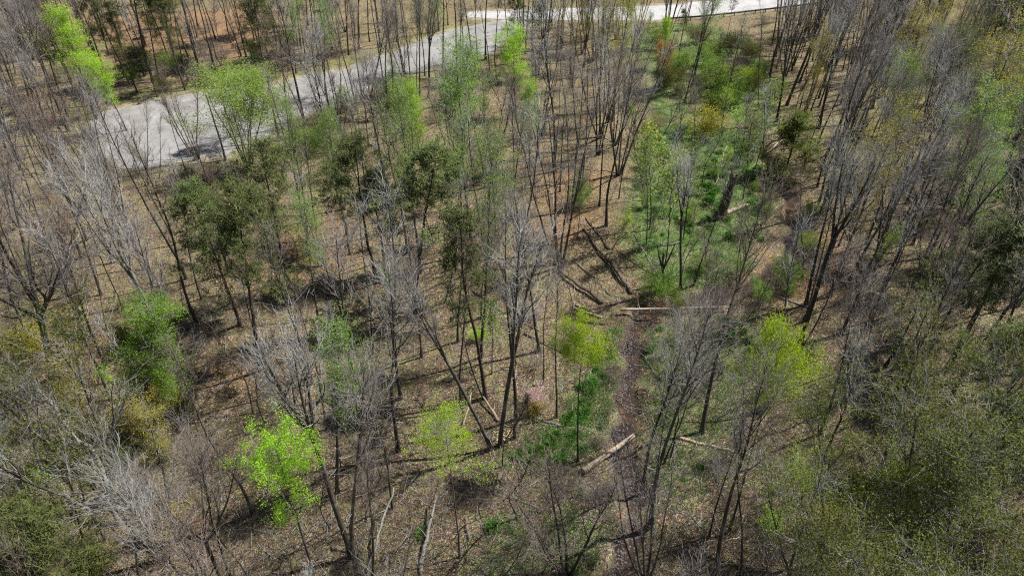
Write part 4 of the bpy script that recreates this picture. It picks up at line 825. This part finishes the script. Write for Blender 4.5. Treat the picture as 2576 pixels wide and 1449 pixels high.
def snag(bx, by, tx, ty, r, m, label, name='dead_snag', cat='snag', jag=.5):
    g = np.random.default_rng(int(bx)); x, y, z = G(bx, by); rr = ray(tx, ty); t = y / rr[1]; h = CAM_H + rr[2] * t - z; xt = rr[0] * t
    n = 9; tt = np.linspace(0, 1, n); P = np.stack([(xt - x) * tt + np.concatenate([[0], g.normal(size=n - 1) * .05]), g.normal(size=n) * .04, -.2 + (h + .2) * tt], -1)
    R = r * (1.5 - .5 * np.minimum(tt * 5, 1)) * (1 - .35 * tt); s = 10; V, F = tubes(P[None], R[None], s)
    V[-s:, 2] += g.uniform(-jag, jag, s)                      # torn top
    top = P[-1] - np.array([0, 0, .25]); V = np.concatenate([V, np.repeat(top[None], 1, 0)]); k = len(V) - 1; b0 = (n - 1) * s
    F = np.concatenate([F, np.array([(b0 + i, b0 + (i + 1) % s, k, k) for i in range(s)])])
    me = bpy.data.meshes.new(name); me.from_pydata([tuple(v) for v in V], [], [tuple(dict.fromkeys(map(int, f))) for f in F]); me.materials.append(m)
    o = link(name, me, None, (x, y, z)); tag(o, label, cat); return o, P, r
sn, P, r = snag(1812, 548, 1848, 440, .55, M['bark_pine'], 'thick dark broken snag in the grassy clearing beside the creek')
g = np.random.default_rng(9)
for k in range(5):
    a = k * 1.25; d = np.array([math.cos(a), math.sin(a), -.12]); Q = np.stack([np.array([0, 0, .25]), d * .8 + np.array([0, 0, .15]), d * 1.7]); V, F = tubes(Q[None], np.array([[.22, .12, .03]]), 6); link('root', mesh_from('root', V, F, [M['bark_pine']]), sn)
V, F = tubes(np.stack([P[5], P[5] + np.array([-.5, 0, .5]), P[5] + np.array([-.9, .1, 1.2])])[None], np.array([[.1, .07, .02]]), 5); link('dead_limb', mesh_from('dead_limb', V, F, [M['bark_pine']]), sn)
sn, P, r = snag(1669, 716, 1668, 640, .15, M['bark'], 'split-topped dead snag at the lower edge of the clearing')
for dx in (-.9, .75):
    V, F = tubes(np.stack([P[4], P[4] + np.array([dx * .6, 0, 1.6]), P[4] + np.array([dx, 0, 3.0])])[None], np.array([[.11, .08, .04]]), 6); link('dead_limb', mesh_from('dead_limb', V, F, [M['bark']]), sn)
snag(1293, 1103, 1293, 1068, .17, M['rotwood'], 'short dark broken stump in the open right of the twin-stemmed tree', 'tree_stump', 'stump', .12)
snag(1690, 1150, 1708, 1035, .07, M['bark'], 'thin dark dead pole right of the creek', jag=.2)
snag(1812, 872, 1830, 800, .22, M['bark_pine'], 'dark broken stub near the round yellow-green tree')
# fresh wood chips around the beaver-cut trunk
cx, cy, cz = G(1268, 1088); n = 260; c = np.stack([cx + g.normal(size=n) * .45, cy + g.normal(size=n) * .6, np.zeros(n)], -1); c[:, 2] = height(c[:, 0], c[:, 1]) + .05
V, F = leaves(c, .16, g, 2.); tag(link('wood_chips', mesh_from('wood_chips', V, F, [M['chips']])), 'yellow wood chips scattered beside the short stump', None, None, 'stuff')

# dark green tussocks on the bank and the clearing: each a thing
def tussock_mesh(seed):
    g = np.random.default_rng(seed); n = 240; a = g.uniform(0, 6.28, n); ln = g.uniform(.1, 1.1, n); L = g.uniform(.35, .65, n); b = np.stack([np.cos(a), np.sin(a)], -1) * g.uniform(0, .22, (n, 1))
    u = np.stack([-np.sin(a), np.cos(a), np.zeros(n)], -1) * .022; p0 = np.concatenate([b, np.zeros((n, 1))], 1); d = np.stack([np.cos(a) * np.sin(ln), np.sin(a) * np.sin(ln), np.cos(ln)], -1)
    p1 = p0 + d * L[:, None] * .6; p2 = p1 + norm(d + np.array([0, 0, -.6])) * L[:, None] * .5
    P = np.stack([p0, p1, p2], 1); V = np.stack([P - u[:, None], P + u[:, None]], 2).reshape(-1, 3); k = np.arange(n)[:, None] * 6
    F = np.concatenate([k + np.array([0, 1, 3, 2]), k + np.array([2, 3, 5, 4])]); return mesh_from('tussock', V, F, [M['tussock']], None, {'tint': np.repeat(g.random(n), 6)})
TM = [tussock_mesh(i) for i in range(4)]
spots = [(1328, 1141), (1333, 1166), (1343, 1163), (1372, 1140), (1378, 1158), (1386, 1120), (1410, 1155), (1418, 1165), (1352, 1135), (1395, 1100), (1300, 1150), (1440, 1095), (1455, 1060), (1468, 1040), (1432, 1050), (1448, 1040), (1470, 1010), (1482, 990), (1465, 975), (1490, 965),
         (1425, 1062), (1508, 1075), (1478, 1022), (1500, 905), (1512, 880), (1525, 860), (1535, 900), (1500, 930), (1520, 945), (1640, 880), (1612, 905), (1660, 830), (1810, 850), (1825, 862), (1840, 845), (1870, 838), (1885, 860), (1905, 870), (1895, 885), (1765, 1180), (1505, 1385), (1560, 1330), (1470, 1130), (1060, 1345), (1240, 1330)]
spots += [(rnd.uniform(1600, 1920), rnd.uniform(320, 610)) for _ in range(100)]
tb = {}
for i, (px, py) in enumerate(spots):
    x, y, z = G(px, py)
    if seg_dist(np.array([x]), np.array([y]), CREEK)[0] < 1.6: continue
    o = link('grass_tussock', TM[i % 4], None, (x, y, z)); o.rotation_euler = (0, 0, rnd.uniform(0, 6)); s_ = rnd.uniform(.4, .95); o.scale = (s_, s_, s_ * rnd.uniform(.8, 1.1))
    tag(o, None, 'grass tuft', 'dark green grass tussocks')
    d = sorted((math.hypot(px - a, py - b), a, b, n) for a, b, n in LM + [(1440, 1140, 'the open creek bank'), (1470, 1000, 'the creekside trunk'), (1520, 900, 'the creek bank grass'), (1870, 850, 'the dark hollow'), (1640, 400, 'the clearing top left'), (1740, 400, 'the clearing top'), (1850, 400, 'the clearing top right'), (1900, 560, 'the clearing right edge'), (1620, 580, 'the clearing left edge')])[0]
    dx, dy = px - d[1], py - d[2]; rel = ('right of' if dx > 0 else 'left of') if abs(dx) > abs(dy) else ('below' if dy > 0 else 'beyond')
    tb.setdefault((rel, d[3]), []).append((px, o, s_))
for (rel, lm), L in tb.items():
    L.sort(key=lambda q: q[0])
    for i, (px, o, s_) in enumerate(L): o['label'] = f'dark green grass tussock {rel} {lm}' if len(L) == 1 else f'{"leftmost" if i == 0 else "rightmost" if i == len(L) - 1 else ordw(i) + " from left"} dark green tussock {rel} {lm}'

# guard rail along the paved road
rl = [G(x, y) for x, y in ((1668, 57), (1700, 54), (1760, 50), (1830, 43), (1900, 35), (1960, 28), (2010, 22), (2060, 15), (2110, 9), (2170, 3))]
x0, y0, z0 = rl[0]; gr_ = bpy.data.objects.new('guard_rail', None); COL.objects.link(gr_); gr_.location = (x0, y0, z0)
tag(gr_, 'dark low guard rail running along the near side of the paved road', 'guard rail')
pts = np.array(rl); prof = np.array([(-.06, -.16), (.0, -.16), (.05, -.08), (-.01, 0), (.05, .08), (0, .16), (-.06, .16)])
d = np.gradient(pts[:, :2], axis=0); d /= np.hypot(*d.T)[:, None]; nr = np.stack([-d[:, 1], d[:, 0]], -1)
V = np.array([[(p[0] + nr[i, 0] * a - x0, p[1] + nr[i, 1] * a - y0, p[2] + .62 + b - z0) for a, b in prof] for i, p in enumerate(pts)]); n, k = V.shape[:2]; ii = np.arange(n * k).reshape(n, k); nxt = np.roll(ii, -1, 1)
F = np.stack([ii[:-1], nxt[:-1], nxt[1:], ii[1:]], -1).reshape(-1, 4); link('rail', mesh_from('rail', V.reshape(-1, 3), F, [M['rail']]), gr_)
Ls = np.concatenate([[0], np.cumsum(np.hypot(*np.diff(pts[:, :2], axis=0).T))])
pv = np.array([(-.07, -.07, 0), (.07, -.07, 0), (.07, .07, 0), (-.07, .07, 0), (-.07, -.07, .85), (.07, -.07, .85), (.07, .07, .85), (-.07, .07, .85)], float); pf = np.array([(0, 1, 5, 4), (1, 2, 6, 5), (2, 3, 7, 6), (3, 0, 4, 7), (4, 5, 6, 7)])
pm = mesh_from('post', pv, pf, [M['post']])
for s_ in np.arange(1, Ls[-1], 2.4):
    link('post', pm, gr_, (np.interp(s_, Ls, pts[:, 0]) - x0 - .02, np.interp(s_, Ls, pts[:, 1]) - y0 + .17, -.05))
# survey ribbon tied round a trunk
x, y, z = G(1247, 604)
rr = ray(1250, 476); t = y / rr[1]; hz = CAM_H + rr[2] * t; xx = rr[0] * t
a = np.linspace(0, 6.28, 9); ringV = np.array([(math.cos(q) * .14, math.sin(q) * .14, h_) for h_ in (-.06, .06) for q in a]); ringF = [(i, i + 1, i + 10, i + 9) for i in range(8)]
rb = link('survey_ribbon', mesh_from('survey_ribbon', ringV, np.array(ringF), [M['ribbon']]), None, (xx, y, hz)); tag(rb, 'pale blue survey ribbon tied round a bare trunk', 'ribbon')
V = np.array([(.13, -.05, .05), (.2, -.05, .05), (.17, -.1, -.5), (.1, -.1, -.45), (-.08, -.13, .04), (0, -.15, .04), (.02, -.2, -.6), (-.05, -.2, -.65)]); link('ribbon_tail', mesh_from('ribbon_tail', V, np.array([(0, 1, 2, 3), (4, 5, 6, 7)]), [M['ribbon']]), rb)
kc = {}
for p in PLANTS: kc[KIND[p['k']][0]] = kc.get(KIND[p['k']][0], 0) + 1
print('PLANTS', len(PLANTS), kc)
